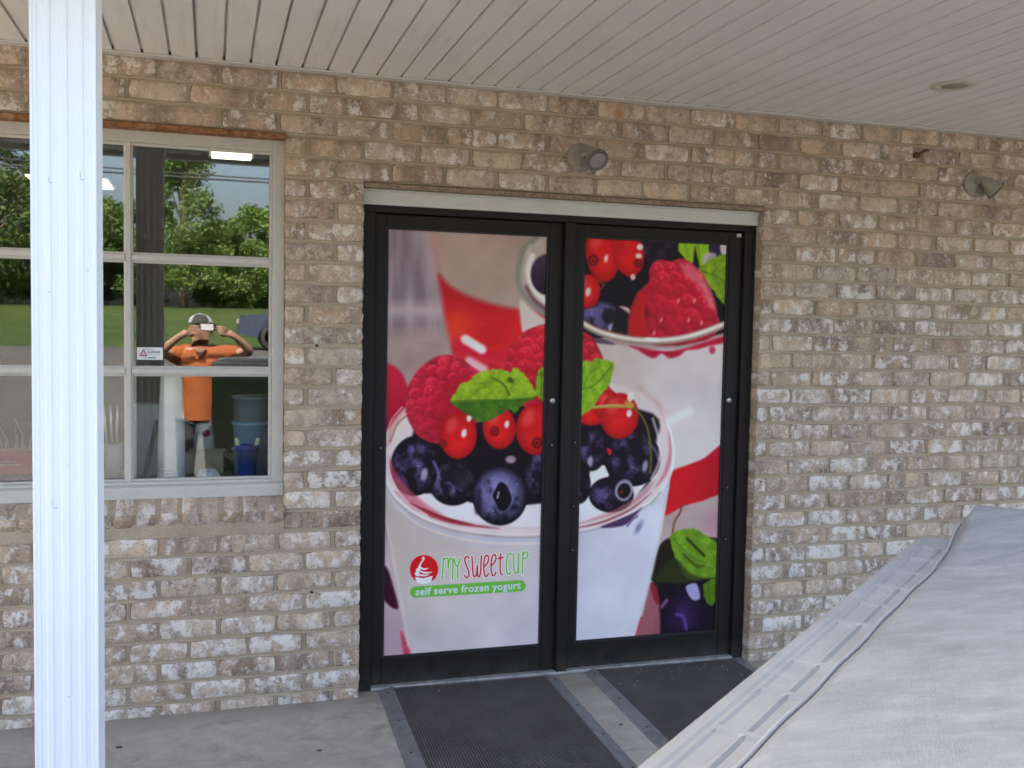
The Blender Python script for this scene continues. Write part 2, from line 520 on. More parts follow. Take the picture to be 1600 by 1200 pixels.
def sheet(name, xs, ys, zf, mat, kind='structure'):
    vs = [(x, y, zf(x, y)) for y in ys for x in xs]
    n = len(xs)
    fs = [(j * n + i, j * n + i + 1, (j + 1) * n + i + 1, (j + 1) * n + i) for j in range(len(ys) - 1) for i in range(n - 1)]
    mb = MB(); mb.add(vs, fs, 0, True)
    return tag(mb.build(name, mat), kind=kind)

def lawn_material():
    t = NT("lawn_grass")
    p = t.pos()
    n1 = t.noise(p, 0.5, 5, 0.6); n2 = t.noise(t.mapping(p, scale=(1, 1, 3)), 9, 4, 0.7)
    c = t.ramp(n1, [(0.3, (0.030, 0.055, 0.013)), (0.7, (0.066, 0.094, 0.024))])
    c = t.mix(1.0, c, t.ramp(n2, [(0.3, (0.7, 0.7, 0.7)), (0.7, (1.25, 1.25, 1.2))]), 'MULTIPLY')
    return t.bsdf(c, 0.9, 0, 0.2, bump=n2, bstr=0.8, bdist=0.05)

def asphalt_material():
    t = NT("worn_asphalt")
    p = t.pos()
    n1 = t.noise(p, 0.7, 5, 0.65); n2 = t.noise(p, 130, 3, 0.7)
    c = t.ramp(n1, [(0.3, (0.066, 0.062, 0.058)), (0.7, (0.104, 0.099, 0.092))])
    c = t.mix(1.0, c, t.ramp(n2, [(0.3, (0.65, 0.65, 0.65)), (0.7, (1.3, 1.3, 1.3))]), 'MULTIPLY')
    return t.bsdf(c, 0.9, 0, 0.3, bump=n2, bstr=0.5, bdist=0.004)

M['lawn'] = lawn_material(); M['asphalt'] = asphalt_material()
_xs = [-400, -150, -60, -30, -15, -8, -4, 0, 4, 8, 15, 30, 60, 150, 400]
sheet("lawn", _xs, [-900, -300, -160, -120, -90, -70, -58, -54, -50, -46, -42, -38, -35, -32, -30, -28, -26.5, -25, -22, -19, -16, -13, -10, -7, 0, 40, 150, 600],
      lambda x, y: ground_h(x, y) - 0.012, M['lawn'])
sheet("parking_lot", [-120, -60, -30, -15, -8, -4, 0, 4, 8, 15, 30, 60, 120], [-26.4, -25, -22, -19, -16, -13, -10, -8, -5, -2.5], ground_h, M['asphalt'])
mb = MB()
mb.box(-6.0, 9.0, -2.72, -0.0 + 0.112, -0.3, 0.0, 0.008)
pf = tag(mb.build("porch_floor", M['concrete']), kind='structure')
# spots of old gum trodden into the slab
for (gx, gy, gr) in ((-0.31, -0.264, 0.010), (0.37, -0.467, 0.007), (1.505, -0.52, 0.006)):
    g = MB()
    pts = [(gx + gr * (1.5 if k % 3 else 1.2) * math.cos(k * 0.7) * random.uniform(0.8, 1.1), gy + gr * math.sin(k * 0.7) * random.uniform(0.8, 1.1)) for k in range(9)]
    g.prism(pts, 'z', 0.0005, 0.0025)
    g.build("gum_spot", M['gum'], pf)

# ------------------------------------------------------------------ brick wall
CH, BL, J, JH = 0.0813, 0.2182, 0.0125, 0.0150
def row_z(r): return 2.4422 - CH * r
DX0, DX1 = 0.577, 2.365          # door opening
WX0, WX1 = -1.372, 0.273         # window opening
WALL_X0, WALL_X1 = -3.0, 6.9
wall = thing("brick_wall", "tan brick shopfront wall flecked with old whitewash around the window and doors", "brick wall")
wall["kind"] = "thing"

def brick_mesh(L, H, D, seed, rough=1.0):
    """a worn brick, front at y=0 looking towards -y, centred in x and z"""
    rg = random.Random(seed)
    nx, nz = max(2, int(round(L / 0.035))), 2
    xs = [-L / 2 + L * i / nx for i in range(nx + 1)]; zs = [-H / 2 + H * j / nz for j in range(nz + 1)]
    mb = MB(); vs = []
    for j, z in enumerate(zs):
        for i, x in enumerate(xs):
            e = (i in (0, nx)) + (j in (0, nz))
            jx, jz = rg.uniform(-1, 1) * 0.0022 * rough, rg.uniform(-1, 1) * 0.0027 * rough
            if e == 2:
                jx = -math.copysign(rg.uniform(0.001, 0.007), x); jz = -math.copysign(rg.uniform(0.001, 0.006), z)
            vs.append((x + jx, (0.0045 if e else 0.0) + rg.uniform(-0.0012, 0.0012), z + jz))
    n = nx + 1
    # inner ring just inside the arris so the face reads flat and the edge worn
    ins = []
    for j in range(nz + 1):
        for i in range(n):
            p = vs[j * n + i]
            fx = 1 - 2 * 0.006 / L; fz = 1 - 2 * 0.006 / H
            ins.append((p[0] * fx, rg.uniform(-0.001, 0.0008), p[2] * fz))
    fs = [(j * n + i, j * n + i + 1, (j + 1) * n + i + 1, (j + 1) * n + i) for j in range(nz) for i in range(nx)]
    ring = [i for i in range(n)] + [j * n + nx for j in range(1, nz + 1)] + [nz * n + i for i in range(nx - 1, -1, -1)] + [j * n for j in range(nz - 1, 0, -1)]
    m = len(ring)
    k = len(ins)
    allv = ins + [vs[i] for i in ring]
    allf = fs + [(ring[a], ring[(a + 1) % m], k + (a + 1) % m, k + a) for a in range(m)]
    mb.add(allv, allf, 0, True)
    front = [vs[i] for i in ring]; back = [(p[0], D, p[2]) for p in front]
    mb.add(front + back, [(a, (a + 1) % m, m + (a + 1) % m, m + a) for a in range(m)], 0, False)
    return mb

_bcache = {}
def get_brick(L, H, variant):
    key = (round(L, 3), round(H, 3), variant)
    if key not in _bcache:
        _bcache[key] = brick_mesh(L, H, 0.10, hash(key) & 0xffff)
    return _bcache[key]

bricks = []       # (x centre, z centre, L, H)
for r in range(-1, 31):
    z = row_z(r)
    off = -0.2985 if r % 2 else -0.2985 + BL / 2
    spans = [(WALL_X0, WALL_X1)]
    def cut(sp, a, b):
        out = []
        for (s, e) in sp:
            if b <= s or a >= e: out.append((s, e)); continue
            if s < a: out.append((s, a))
            if e > b: out.append((b, e))
        return out
    if 3 <= r <= 21: spans = cut(spans, WX0, WX1)
    if r >= 5: spans = cut(spans, DX0, DX1)
    i0 = int(math.floor((WALL_X0 - off) / BL)) - 1
    for (s, e) in spans:
        for i in range(i0, i0 + 60):
            a, b = off + i * BL + J / 2, off + (i + 1) * BL - J / 2
            jit = random.uniform(-0.003, 0.003); a += jit; b += random.uniform(-0.003, 0.003)
            if s > WALL_X0 + 0.1 and a < s + 0.03: a = max(a, s)
            if e < WALL_X1 - 0.1 and b > e - 0.03: b = min(b, e)
            a, b = max(a, s), min(b, e)
            if s > WALL_X0 + 0.1 and 0 < a - s < 0.02: a = s
            if e < WALL_X1 - 0.1 and 0 < e - b < 0.02: b = e
            if b - a < 0.025: continue
            bricks.append(((a + b) / 2, z + random.uniform(-0.0015, 0.0015), b - a, CH - JH + random.uniform(-0.003, 0.003)))

def seen_area(b):
    x, z, L, H = b
    p = [project(x + sx * L / 2, 0, z + sz * H / 2) for sx, sz in ((-1, -1), (1, -1), (1, 1), (-1, 1))]
    cl = [(min(1600, max(0, q[0])), min(1200, max(0, q[1]))) for q in p]
    a = 0
    for i in range(4):
        a += cl[i][0] * cl[(i + 1) % 4][1] - cl[(i + 1) % 4][0] * cl[i][1]
    a = abs(a) / 2
    mx = sum(q[0] for q in cl) / 4; my = sum(q[1] for q in cl) / 4
    if 70 < mx < 150 and abs(cl[0][0] - cl[1][0]) < 90: a *= 0.2             # behind the porch column
    if my > 1200 - 0.80 * (mx - 975) + 12 or (mx > 1505 and my > 815): a = 0     # behind the grey cover
    return a
rank = sorted(range(len(bricks)), key=lambda i: -seen_area(bricks[i]))
N_SINGLE = 279
single = set(i for i in rank[:N_SINGLE] if seen_area(bricks[i]) > 5)
rest = MB()
_meshes = {}
for i, (x, z, L, H) in enumerate(bricks):
    proud = random.uniform(-0.0025, 0.0025)
    full = abs(L - (BL - J)) < 0.012
    Lq = BL - J if full else round(L, 2)
    v = random.randrange(14) if full else random.randrange(3)
    base = get_brick(Lq if full else L, CH - JH, v) if full else brick_mesh(L, CH - JH, 0.10, i)
    if i in single:
        if full:
            if v not in _meshes: _meshes[v] = base.mesh("brick", M['brick'])
            me = _meshes[v]
        else:
            me = base.mesh("brick", M['brick'])
        o = link("brick", me, wall, (x, proud, z))
        o.rotation_euler = (random.uniform(-0.008, 0.008), random.uniform(-0.006, 0.006), random.uniform(-0.008, 0.008))
        if full: o.scale = (L / (BL - J), 1, 1)
    else:
        sx = L / (BL - J) if full else 1
        rest.add([(x + p[0] * sx, proud + p[1], z + p[2]) for p in base.v], [f for f in base.f], 0, False)
ro = rest.build("brick_courses", M['brick'], wall); ro["kind"] = "stuff"
# rowlock sill: bricks on edge, tilted, standing 30 mm proud
rl_edges = [WX0, -1.30, -1.222, -1.144, -1.065, -0.987, -0.909, -0.83, -0.752, -0.672, -0.594, -0.514, -0.434, -0.353, -0.275, -0.193, -0.113, -0.040, 0.036, 0.111, 0.195, 0.277]
for a, b in zip(rl_edges[:-1], rl_edges[1:]):
    W = b - a - 0.0105
    rg = random.Random(int(a * 1000))
    mb = brick_mesh(W, 0.074, 0.115, int(a * 1000) + 5, 1.0)
    o = mb.build("brick", M['brick'], wall, ((a + b) / 2, -0.0103 + rg.uniform(-0.002, 0.002), 0.7523 + rg.uniform(-0.003, 0.003)))
    o.rotation_euler = (math.radians(34) + rg.uniform(-0.02, 0.02), rg.uniform(-0.02, 0.02), 0)
mb = MB()
_c, _s = math.cos(math.radians(34)), math.sin(math.radians(34))
mb.prism([(-0.0103 + y * _c - z * _s, 0.7523 + y * _s + z * _c) for (y, z) in ((0.006, -0.040), (0.120, -0.040), (0.120, 0.0335), (0.006, 0.0335))], 'x', WX0 + 0.002, 0.2745)
mb.box(WX0 + 0.002, 0.2745, 0.004, 0.11, 0.690, 0.745)
mb.build("sill_mortar", M['mortar'], wall)

# mortar: a backing with struck joints between the courses
mo = MB()
def mwall(x0, x1, z0, z1):
    if x1 - x0 < 0.002 or z1 - z0 < 0.002: return
    mo.box(x0, x1, 0.0098, 0.11, z0, z1)
ZT = row_z(-1) + CH / 2
mwall(WALL_X0, WALL_X1, row_z(2) - CH / 2 + 0.004, ZT)
mwall(WALL_X0, WX0, -0.1, row_z(2) - CH / 2 + 0.004)
mwall(WX0, WX1, -0.1, row_z(21) - CH / 2 + 0.003)
mwall(WX1, DX1 + 0.0, row_z(4) - CH / 2 + 0.002, row_z(2) - CH / 2 + 0.004)
mwall(WX1 + 0.003, DX0 - 0.003, -0.1, row_z(4) - CH / 2 + 0.002)
mwall(DX1 + 0.003, WALL_X1, -0.1, row_z(4) - CH / 2 + 0.002)
mwall(DX1, WALL_X1, row_z(4) - CH / 2 + 0.002, row_z(2) - CH / 2 + 0.004)
def bed(x0, x1, zc):
    """a concave tooled bed joint, with small waves along its length"""
    n = max(2, int((x1 - x0) / 0.07)); vs = []; rg = random.Random(int(zc * 1000) + int(x0 * 77))
    prof = [(0.0065, 1.0), (0.0020, 0.72), (0.0022, 0.35), (0.0050, 0.05), (0.0036, -0.4), (0.0006, -0.66), (0.0008, -0.8), (0.0072, -1.0)]
    for k in range(n + 1):
        x = x0 + (x1 - x0) * k / n; w = rg.uniform(-0.0012, 0.0012); d = rg.uniform(-0.0007, 0.0007); hh = JH / 2 + 0.0025
        for (y, q) in prof: vs.append((x, y + d + 0.0022, zc + q * hh + w))
    m = len(prof)
    mo.add(vs, [(k * m + i, k * m + i + 1, (k + 1) * m + i + 1, (k + 1) * m + i) for k in range(n) for i in range(m - 1)], 0, True)
for r in range(-1, 31):
    zc = row_z(r) + CH / 2
    sp = [(WALL_X0, WALL_X1)]
    if 3 < r <= 21: sp = cut(sp, WX0, WX1)
    if r == 3: sp = cut(sp, WX0 - 0.05, WX1 + 0.002)
    if r >= 5: sp = cut(sp, DX0, DX1)
    for s, e in sp: bed(s + 0.002, e - 0.002, zc)
def perp(xc, zc):
    hh = CH / 2 - JH / 2; w = J / 2 + 0.002
    prof = [(-1.0, 0.0085), (-0.6, 0.0042), (-0.12, 0.0050), (0.0, 0.0095), (0.12, 0.0050), (0.6, 0.0042), (1.0, 0.0085)]
    vs = [(xc + q * w, y, z) for z in (zc - hh, zc + hh) for (q, y) in prof]
    m = len(prof)
    mo.add(vs, [(i, i + 1, m + i + 1, m + i) for i in range(m - 1)], 0, True)
bs = sorted(bricks, key=lambda b: (round(b[1], 2), b[0]))
for p, q in zip(bs[:-1], bs[1:]):
    gap = (q[0] - q[2] / 2) - (p[0] + p[2] / 2)
    if abs(p[1] - q[1]) < 0.01 and 0 < gap < 0.03:
        perp((p[0] + p[2] / 2 + q[0] - q[2] / 2) / 2, (p[1] + q[1]) / 2)
mo.build("mortar", M['mortar'], wall)
# steel angles over the openings
mb = MB(); mb.prism([(-0.004, 2.220), (0.10, 2.220), (0.10, 2.2285), (0.004, 2.2285), (0.004, 2.2385), (-0.004, 2.2385)], 'x', WX0 - 0.03, WX1 + 0.003)
mb.build("lintel", M['rust'], wall)
mb = MB(); mb.prism([(-0.003, 2.0555), (0.10, 2.0555), (0.10, 2.063), (0.005, 2.063), (0.005, 2.0735), (-0.003, 2.0735)], 'x', DX0 + 0.002, DX1 + 0.02)
mb.build("lintel", M['rustpale'], wall)
# two weep holes
for (hx, hz) in ((0.396, 1.427), (0.384, 0.446)):
    mb = MB(); mb.lathe([(0.0, -0.004), (0.0042, -0.004), (0.0050, 0.0), (0.0050, 0.006)], Matrix.Translation((hx, 0, hz)) @ Matrix.Rotation(math.radians(90), 4, 'X'), 10)
    mb.build("weep_hole", M['dark'], wall)

# ------------------------------------------------------------------ porch ceiling, roof, fascia
CZ = 2.487
ceil_ = thing("porch_ceiling", "off-white grooved vinyl porch ceiling above the brick wall", "porch ceiling")
ceil_["kind"] = "structure"
PIT_B = 0.0954
prof = [(0.0, 0.0), (PIT_B - 0.0100, 0.0), (PIT_B - 0.0098, 0.0135), (PIT_B - 0.0010, 0.0140), (PIT_B - 0.0008, 0.0010), (PIT_B - 0.0005, 0.0010), (PIT_B - 0.0005, 0.022), (0.0, 0.022)]
prof_j = [(0.0, 0.0), (PIT_B - 0.0118, -0.0012), (PIT_B - 0.0125, 0.0200), (PIT_B - 0.0028, 0.0200), (PIT_B - 0.0026, -0.0012), (PIT_B - 0.0005, -0.0012), (PIT_B - 0.0005, 0.0230), (0.0, 0.0230)]
bms = []
for pr in (prof, prof, prof_j):
    mb = MB(); mb.prism(pr, 'y', -2.03, -0.030); bms.append(mb.mesh("soffit_board", M['soffit']))
k0 = int((WALL_X0 + 0.337) / PIT_B)
for k in range(k0, k0 + 104):
    o = link("soffit_board", bms[k % 3], ceil_, (-0.337 + 0.0045 + PIT_B * k, 0, CZ + random.uniform(-0.0006, 0.0006)))
    o.rotation_euler = (random.uniform(-0.0006, 0.0006), random.uniform(-0.004, 0.004), 0)
mb = MB()
mb.prism([(0.004, CZ - 0.010), (-0.034, CZ - 0.0075), (-0.0345, CZ - 0.0015), (-0.031, CZ - 0.002), (-0.031, CZ - 0.005), (0.004, CZ - 0.007)], 'x', WALL_X0, WALL_X1)
mb.build("wall_trim", M['trim'], ceil_)
mb = MB()
mb.box(WALL_X0, WALL_X1, -2.08, -2.03, CZ - 0.03, CZ + 0.2, 0.004)
mb.build("fascia", M['trim'], ceil_)
mb = MB()
mb.box(WALL_X0, WALL_X1, -2.03, 0.11, CZ + 0.026, CZ + 0.04)
mb.build("ceiling_backing", M['dark'], ceil_)
mb = MB()
mb.prism([(-2.16, CZ + 0.20), (5.0, CZ + 2.35), (12.2, CZ + 0.2), (12.2, CZ + 0.24), (5.0, CZ + 2.43), (-2.16, CZ + 0.25)], 'x', WALL_X0 - 0.3, WALL_X1 + 0.3)
mb.prism([(-2.12, CZ + 0.20), (12.0, CZ + 0.20), (5.0, CZ + 2.33)], 'x', WALL_X0 + 0.01, WALL_X0 + 0.05)
mb.prism([(-2.12, CZ + 0.20), (12.0, CZ + 0.20), (5.0, CZ + 2.33)], 'x', WALL_X1 - 0.05, WALL_X1 - 0.01)
M['shingle'] = simple("grey_roof_shingle", (0.10, 0.095, 0.09), 0.9, 0, 0.3, 8, 0.4, 0.2, 'pos')
tag(mb.build("roof", M['shingle']), kind='structure')

# ------------------------------------------------------------------ interior of the shop
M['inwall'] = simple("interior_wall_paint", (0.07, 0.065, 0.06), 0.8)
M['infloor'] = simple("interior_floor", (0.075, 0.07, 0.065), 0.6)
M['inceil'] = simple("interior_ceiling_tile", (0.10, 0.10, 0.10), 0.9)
mb = MB()
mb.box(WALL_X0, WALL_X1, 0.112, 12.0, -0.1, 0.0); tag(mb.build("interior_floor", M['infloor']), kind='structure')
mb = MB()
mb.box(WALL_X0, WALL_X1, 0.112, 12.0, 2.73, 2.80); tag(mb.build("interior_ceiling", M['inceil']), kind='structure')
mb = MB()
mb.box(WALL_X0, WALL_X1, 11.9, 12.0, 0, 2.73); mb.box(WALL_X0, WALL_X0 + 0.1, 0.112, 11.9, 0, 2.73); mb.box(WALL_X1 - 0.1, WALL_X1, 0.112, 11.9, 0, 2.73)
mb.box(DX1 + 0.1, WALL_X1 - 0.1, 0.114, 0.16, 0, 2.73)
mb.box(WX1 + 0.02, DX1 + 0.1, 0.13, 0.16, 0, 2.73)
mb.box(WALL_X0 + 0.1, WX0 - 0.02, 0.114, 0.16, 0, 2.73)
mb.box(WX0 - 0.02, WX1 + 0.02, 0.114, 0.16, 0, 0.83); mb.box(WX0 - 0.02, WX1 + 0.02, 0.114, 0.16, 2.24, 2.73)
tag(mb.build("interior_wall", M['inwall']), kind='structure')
M['tube_light'] = emit("lit_ceiling_panel", (1.0, 0.97, 0.74), 0.62)
lights = [(0.135, 3.30, 0.27, 0.50, "lit ceiling panel alone in the top right window pane"),
          (-0.985, 3.05, 0.30, 1.35, "lit ceiling panel slanting past the right side of the column"),
          (-1.16, 5.40, 0.62, 0.62, "lit ceiling panel lower down, seen just right of the column"),
          (-2.05, 5.00, 0.60, 0.80, "lit ceiling panel at the far left edge of the window")]
for (lx, ly, lw_, ld, lab) in lights:
    t = thing("ceiling_light", lab, "ceiling light", "lit ceiling panels inside the shop", (lx, ly, 2.73))
    mb = MB(); mb.box(-lw_ / 2 - 0.02, lw_ / 2 + 0.02, -ld / 2 - 0.02, ld / 2 + 0.02, -0.03, 0.0); mb.build("housing", M['trim'], t)
    mb = MB(); mb.box(-lw_ / 2, lw_ / 2, -ld / 2, ld / 2, -0.042, -0.031); mb.build("diffuser", M['tube_light'], t)

# ------------------------------------------------------------------ window
win = thing("shop_window", "weathered white wooden shop window with nine panes left of the doors", "window", None, (0, 0.035, 1.5098 * (1 - 1.009)))
win.scale = (1.009, 1, 1.009)
GY = 0.052
mb = MB(); mb.box(0.2265, WX1 - 0.001, 0.020, 0.10, 0.888, 2.2185, 0.003); mb.build("frame", M['winpaint'], win)
mb = MB(); mb.box(WX0 + 0.001, WX0 + 0.047, 0.020, 0.10, 0.888, 2.2185, 0.003); mb.build("frame", M['winpaint'], win)
mb = MB(); mb.box(WX0 + 0.047, 0.2265, 0.0225, 0.10, 2.172, 2.2185, 0.003); mb.build("frame", M['winpaint'], win)
mb = MB(); mb.box(WX0 + 0.047, 0.2265, 0.0225, 0.10, 0.888, 0.901, 0.002); mb.build("frame", M['winpaint'], win)
mb = MB(); mb.prism([(0.004, 0.838), (0.11, 0.838), (0.11, 0.888), (0.019, 0.888), (0.006, 0.882), (0.004, 0.876)], 'x', WX0 + 0.001, 0.2715)
mb.build("sill", M['winpaint'], win)
vb = [-0.297, -0.824]
px = [(-0.281, 0.2145), (-0.808, -0.313), (WX0 + 0.059, -0.840)]
pz = [(1.7665, 2.160), (1.341, 1.727), (0.911, 1.301)]
def muntin_v(x, z0, z1):
    mb = MB(); w = 0.016
    mb.prism([(x - w, GY - 0.004), (x - w, GY - 0.010), (x - w * 0.55, GY - 0.016), (x - w * 0.5, GY - 0.024), (x + w * 0.5, GY - 0.024), (x + w * 0.55, GY - 0.016), (x + w, GY - 0.010), (x + w, GY - 0.004)], 'z', z0, z1)
    mb.prism([(x - w, GY + 0.006), (x + w, GY + 0.006), (x + w * 0.6, GY + 0.022), (x - w * 0.6, GY + 0.022)], 'z', z0, z1)
    return mb
def muntin_h(z, x0, x1, w=0.0195):
    mb = MB()
    mb.prism([(GY - 0.004, z - w), (GY - 0.010, z - w), (GY - 0.016, z - w * 0.5), (GY - 0.0225, z - w * 0.45), (GY - 0.0225, z + w * 0.45), (GY - 0.016, z + w * 0.5), (GY - 0.010, z + w), (GY - 0.004, z + w)], 'x', x0, x1)
    mb.prism([(GY + 0.006, z - w), (GY + 0.022, z - w * 0.6), (GY + 0.022, z + w * 0.6), (GY + 0.006, z + w)], 'x', x0, x1)
    return mb
for x in vb: muntin_v(x, 0.901, 2.172).build("glazing_bar", M['winpaint'], win)
for z in (1.7468, 1.321):
    for (x0, x1) in px: muntin_h(z, x0 - 0.004, x1 + 0.004).build("glazing_bar", M['winpaint'], win)
# putty beads round the sash
for (x0, x1, z0, z1) in ((WX0 + 0.047, 0.2265, 2.160, 2.172), (WX0 + 0.047, 0.2265, 0.901, 0.911)):
    mb = MB(); mb.box(x0, x1, GY - 0.018, GY - 0.004, z0, z1, 0.002); mb.build("putty_bead", M['winpaint'], win)
for (x0, x1) in ((0.2145, 0.2265), (WX0 + 0.047, WX0 + 0.059)):
    mb = MB(); mb.box(x0, x1, GY - 0.018, GY - 0.004, 0.911, 2.160, 0.002); mb.build("putty_bead", M['winpaint'], win)
for (x0, x1) in px:
    for (z0, z1) in pz:
        mb = MB(); mb.box(x0 - 0.003, x1 + 0.003, GY - 0.002, GY + 0.003, z0 - 0.003, z1 + 0.003)
        mb.build("pane", M['glass'], win)

def text_mesh(name, body, mat, parent, width, height=None, loc=(0, 0, 0), bold=0.0, align='LEFT', extrude=0.0002, spacing=1.0):
    cu = bpy.data.curves.new(name, 'FONT'); cu.body = body; cu.size = 1.0; cu.offset = bold; cu.space_character = spacing
    cu.resolution_u = 3
    ob = bpy.data.objects.new("tmp_text", cu); COL.objects.link(ob)
    dg = bpy.context.evaluated_depsgraph_get()
    me = bpy.data.meshes.new_from_object(ob.evaluated_get(dg))
    bpy.data.objects.remove(ob); bpy.data.curves.remove(cu)
    co = np.array([v.co[:] for v in me.vertices])
    x0, x1, y0, y1 = co[:, 0].min(), co[:, 0].max(), co[:, 1].min(), co[:, 1].max()
    sx = width / (x1 - x0); sy = sx if height is None else height / (y1 - y0)
    for v in me.vertices:
        x, y = (v.co.x - x0) * sx, (v.co.y - (0 if height is None else y0)) * sy
        if align == 'CENTER': x -= width / 2
        v.co = (x, -v.co.z, y)
    me.materials.clear(); me.materials.append(mat)
    return link(name, me, parent, loc)

# alarm sticker on the glass
M['paper'] = simple("sticker_paper", (0.68, 0.68, 0.70), 0.5, 0, 0.03, 20, 0.02)
M['ink_blue'] = simple("navy_ink", (0.03, 0.035, 0.10), 0.6)
M['ink_red'] = simple("red_ink", (0.32, 0.02, 0.025), 0.6)
M['ink_grey'] = simple("grey_ink", (0.28, 0.29, 0.32), 0.6)
SY = GY - 0.0026
st = thing("alarm_sticker", "small white alarm company sticker in the lower corner of the middle pane", "sticker", None, (-0.2245, SY + 0.035, 1.386))
mb = MB(); mb.box(-0.0465, 0.0465, -0.0008, 0.0003, -0.0235, 0.0235); mb.build("backing", M['paper'], st)
text_mesh("lettering", "PROTECTED BY", M['ink_blue'], st, 0.040, 0.0045, (-0.004, -0.0009, 0.0145), 0.02, 'CENTER')
text_mesh("lettering", "GLESSNER", M['ink_blue'], st, 0.050, 0.0085, (0.014, -0.0009, 0.0015), 0.03, 'CENTER')
mb = MB(); mb.box(-0.010, 0.039, -0.0011, -0.0008, -0.0040, -0.0030); mb.box(-0.006, 0.036, -0.0011, -0.0008, -0.0065, -0.0056); mb.build("ink_line", M['ink_grey'], st)
text_mesh("lettering", "1-800", M['ink_blue'], st, 0.014, 0.0050, (-0.016, -0.0009, -0.0185), 0.02, 'CENTER')
mb = MB(); mb.box(-0.006, 0.022, -0.0011, -0.0008, -0.0180, -0.0142); mb.build("ink_line", M['ink_blue'], st)
mb = MB()
for a, b in (((-0.0365, -0.0085), (-0.0235, 0.0135)), ((-0.0235, 0.0135), (-0.0105, -0.0085)), ((-0.0105, -0.0085), (-0.0365, -0.0085))):
    d = Vector((b[0] - a[0], b[1] - a[1])).normalized(); nn = Vector((-d.y, d.x)) * 0.0022
    mb.prism([(a[0] + nn.x, a[1] + nn.y), (b[0] + nn.x, b[1] + nn.y), (b[0] - nn.x, b[1] - nn.y), (a[0] - nn.x, a[1] - nn.y)], 'y', -0.0012, -0.0008)
mb.build("triangle_logo", M['ink_red'], st)
text_mesh("lettering", "G", M['ink_blue'], st, 0.008, 0.009, (-0.0235, -0.0010, -0.0070), 0.02, 'CENTER')

# things on the counter behind the glass
CTZ = 0.862
M['counter'] = simple("counter_laminate", (0.10, 0.115, 0.14), 0.4, 0, 0.08, 6, 0.02)
ct = thing("window_counter", "grey blue laminate counter running along the inside of the window", "counter", None, (0, 0, 0))
mb = MB(); mb.box(-1.9, 0.55, 0.17, 0.62, CTZ - 0.03, CTZ, 0.004); mb.build("worktop", M['counter'], ct)
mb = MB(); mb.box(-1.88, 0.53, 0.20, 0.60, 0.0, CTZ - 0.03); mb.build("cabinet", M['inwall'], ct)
def plastic(name, col, rough=0.4, trans=0.0):
    t = NT(name)
    n1 = t.noise(t.obj(), 14, 3, 0.5)
    c = t.ramp(n1, [(0.3, tuple(x * 0.9 for x in col)), (0.7, tuple(min(1, x * 1.08) for x in col))])
    return t.bsdf(c, rough, 0, 0.4, bump=n1, bstr=0.02)
M['blue'] = plastic("cobalt_plastic", (0.012, 0.035, 0.33), 0.3)
M['paleblue'] = plastic("pale_blue_plastic", (0.22, 0.38, 0.58), 0.4)
M['palegrey'] = plastic("grey_blue_plastic", (0.20, 0.22, 0.28), 0.4)
M['white'] = plastic("white_paper", (0.70, 0.69, 0.68), 0.7)
M['card'] = plastic("brown_card", (0.36, 0.29, 0.20), 0.8)
M['redplastic'] = plastic("red_plastic", (0.42, 0.025, 0.04), 0.4)
M['black'] = plastic("black_plastic", (0.015, 0.015, 0.017), 0.4)
M['greyp'] = plastic("grey_plastic", (0.30, 0.30, 0.31), 0.5)
M['yellow'] = plastic("yellow_paint", (0.62, 0.33, 0.05), 0.5)
M['cream'] = plastic("cream_plastic", (0.72, 0.70, 0.52), 0.5)
M['pink'] = plastic("pale_pink_plastic", (0.62, 0.48, 0.55), 0.5)

def on_counter(px_x, y):
    """world x of something standing at depth y that shows at photo column px_x, near eye level 700"""
    lo, hi = -3.0, 3.0
    for _ in range(40):
        m = (lo + hi) / 2
        if project(m, y, 1.0)[0] < px_x: lo = m
        else: hi = m
    return (lo + hi) / 2

t = thing("blue_cup", "cobalt blue cup holding two white scoops on the window counter", "cup", None, (on_counter(386, 0.31), 0.31, CTZ))
mb = MB(); mb.lathe([(0.033, 0.0), (0.035, 0.004), (0.044, 0.118), (0.047, 0.119), (0.048, 0.140), (0.045, 0.140), (0.040, 0.118), (0.031, 0.008), (0.0, 0.008)], None, 24); mb.build("cup_body", M['blue'], t)
for (sx_, tilt) in ((-0.026, 0.30), (0.024, -0.35)):
    mb = MB(); mb.lathe([(0.0, 0.0), (0.007, 0.01), (0.009, 0.10), (0.010, 0.148), (0.0085, 0.162), (0.0, 0.166)], Matrix.Translation((sx_ * 0.5, 0, 0.008)) @ Matrix.Rotation(-tilt * 0.6, 4, 'Y'), 10)
    mb.build("scoop_handle", M['cream'], t)
bx, by = on_counter(394, 0.47), 0.47
for k, (mat, lab) in enumerate((('paleblue', "bottom tub of the pale blue stack behind the blue cup"), ('paleblue', "middle tub of the pale blue stack behind the blue cup"), ('palegrey', "greyish tub on top of the pale blue stack"))):
    mb = MB(); h0 = k * 0.112
    mb.lathe([(0.073, 0.001), (0.075, 0.003), (0.081, 0.096), (0.086, 0.097), (0.086, 0.111), (0.0, 0.111)], None, 28)
    tag(mb.build("plastic_tub", M[mat], None, (bx, by, CTZ + h0)), lab, "tub", "tubs stacked behind the window")
t = thing("cardboard_box", "open tan cardboard box in the bottom right window pane", "box", None, (on_counter(322, 0.52), 0.52, CTZ), (0, 0, math.radians(-8)))
mb = MB()
mb.box(-0.078, 0.078, -0.05, -0.047, 0, 0.088); mb.box(-0.078, 0.078, 0.047, 0.05, 0, 0.095); mb.box(-0.078, -0.075, -0.047, 0.047, 0, 0.09); mb.box(0.075, 0.078, -0.047, 0.047, 0, 0.09); mb.box(-0.075, 0.075, -0.047, 0.047, 0, 0.003)
mb.build("box_body", M['card'], t)
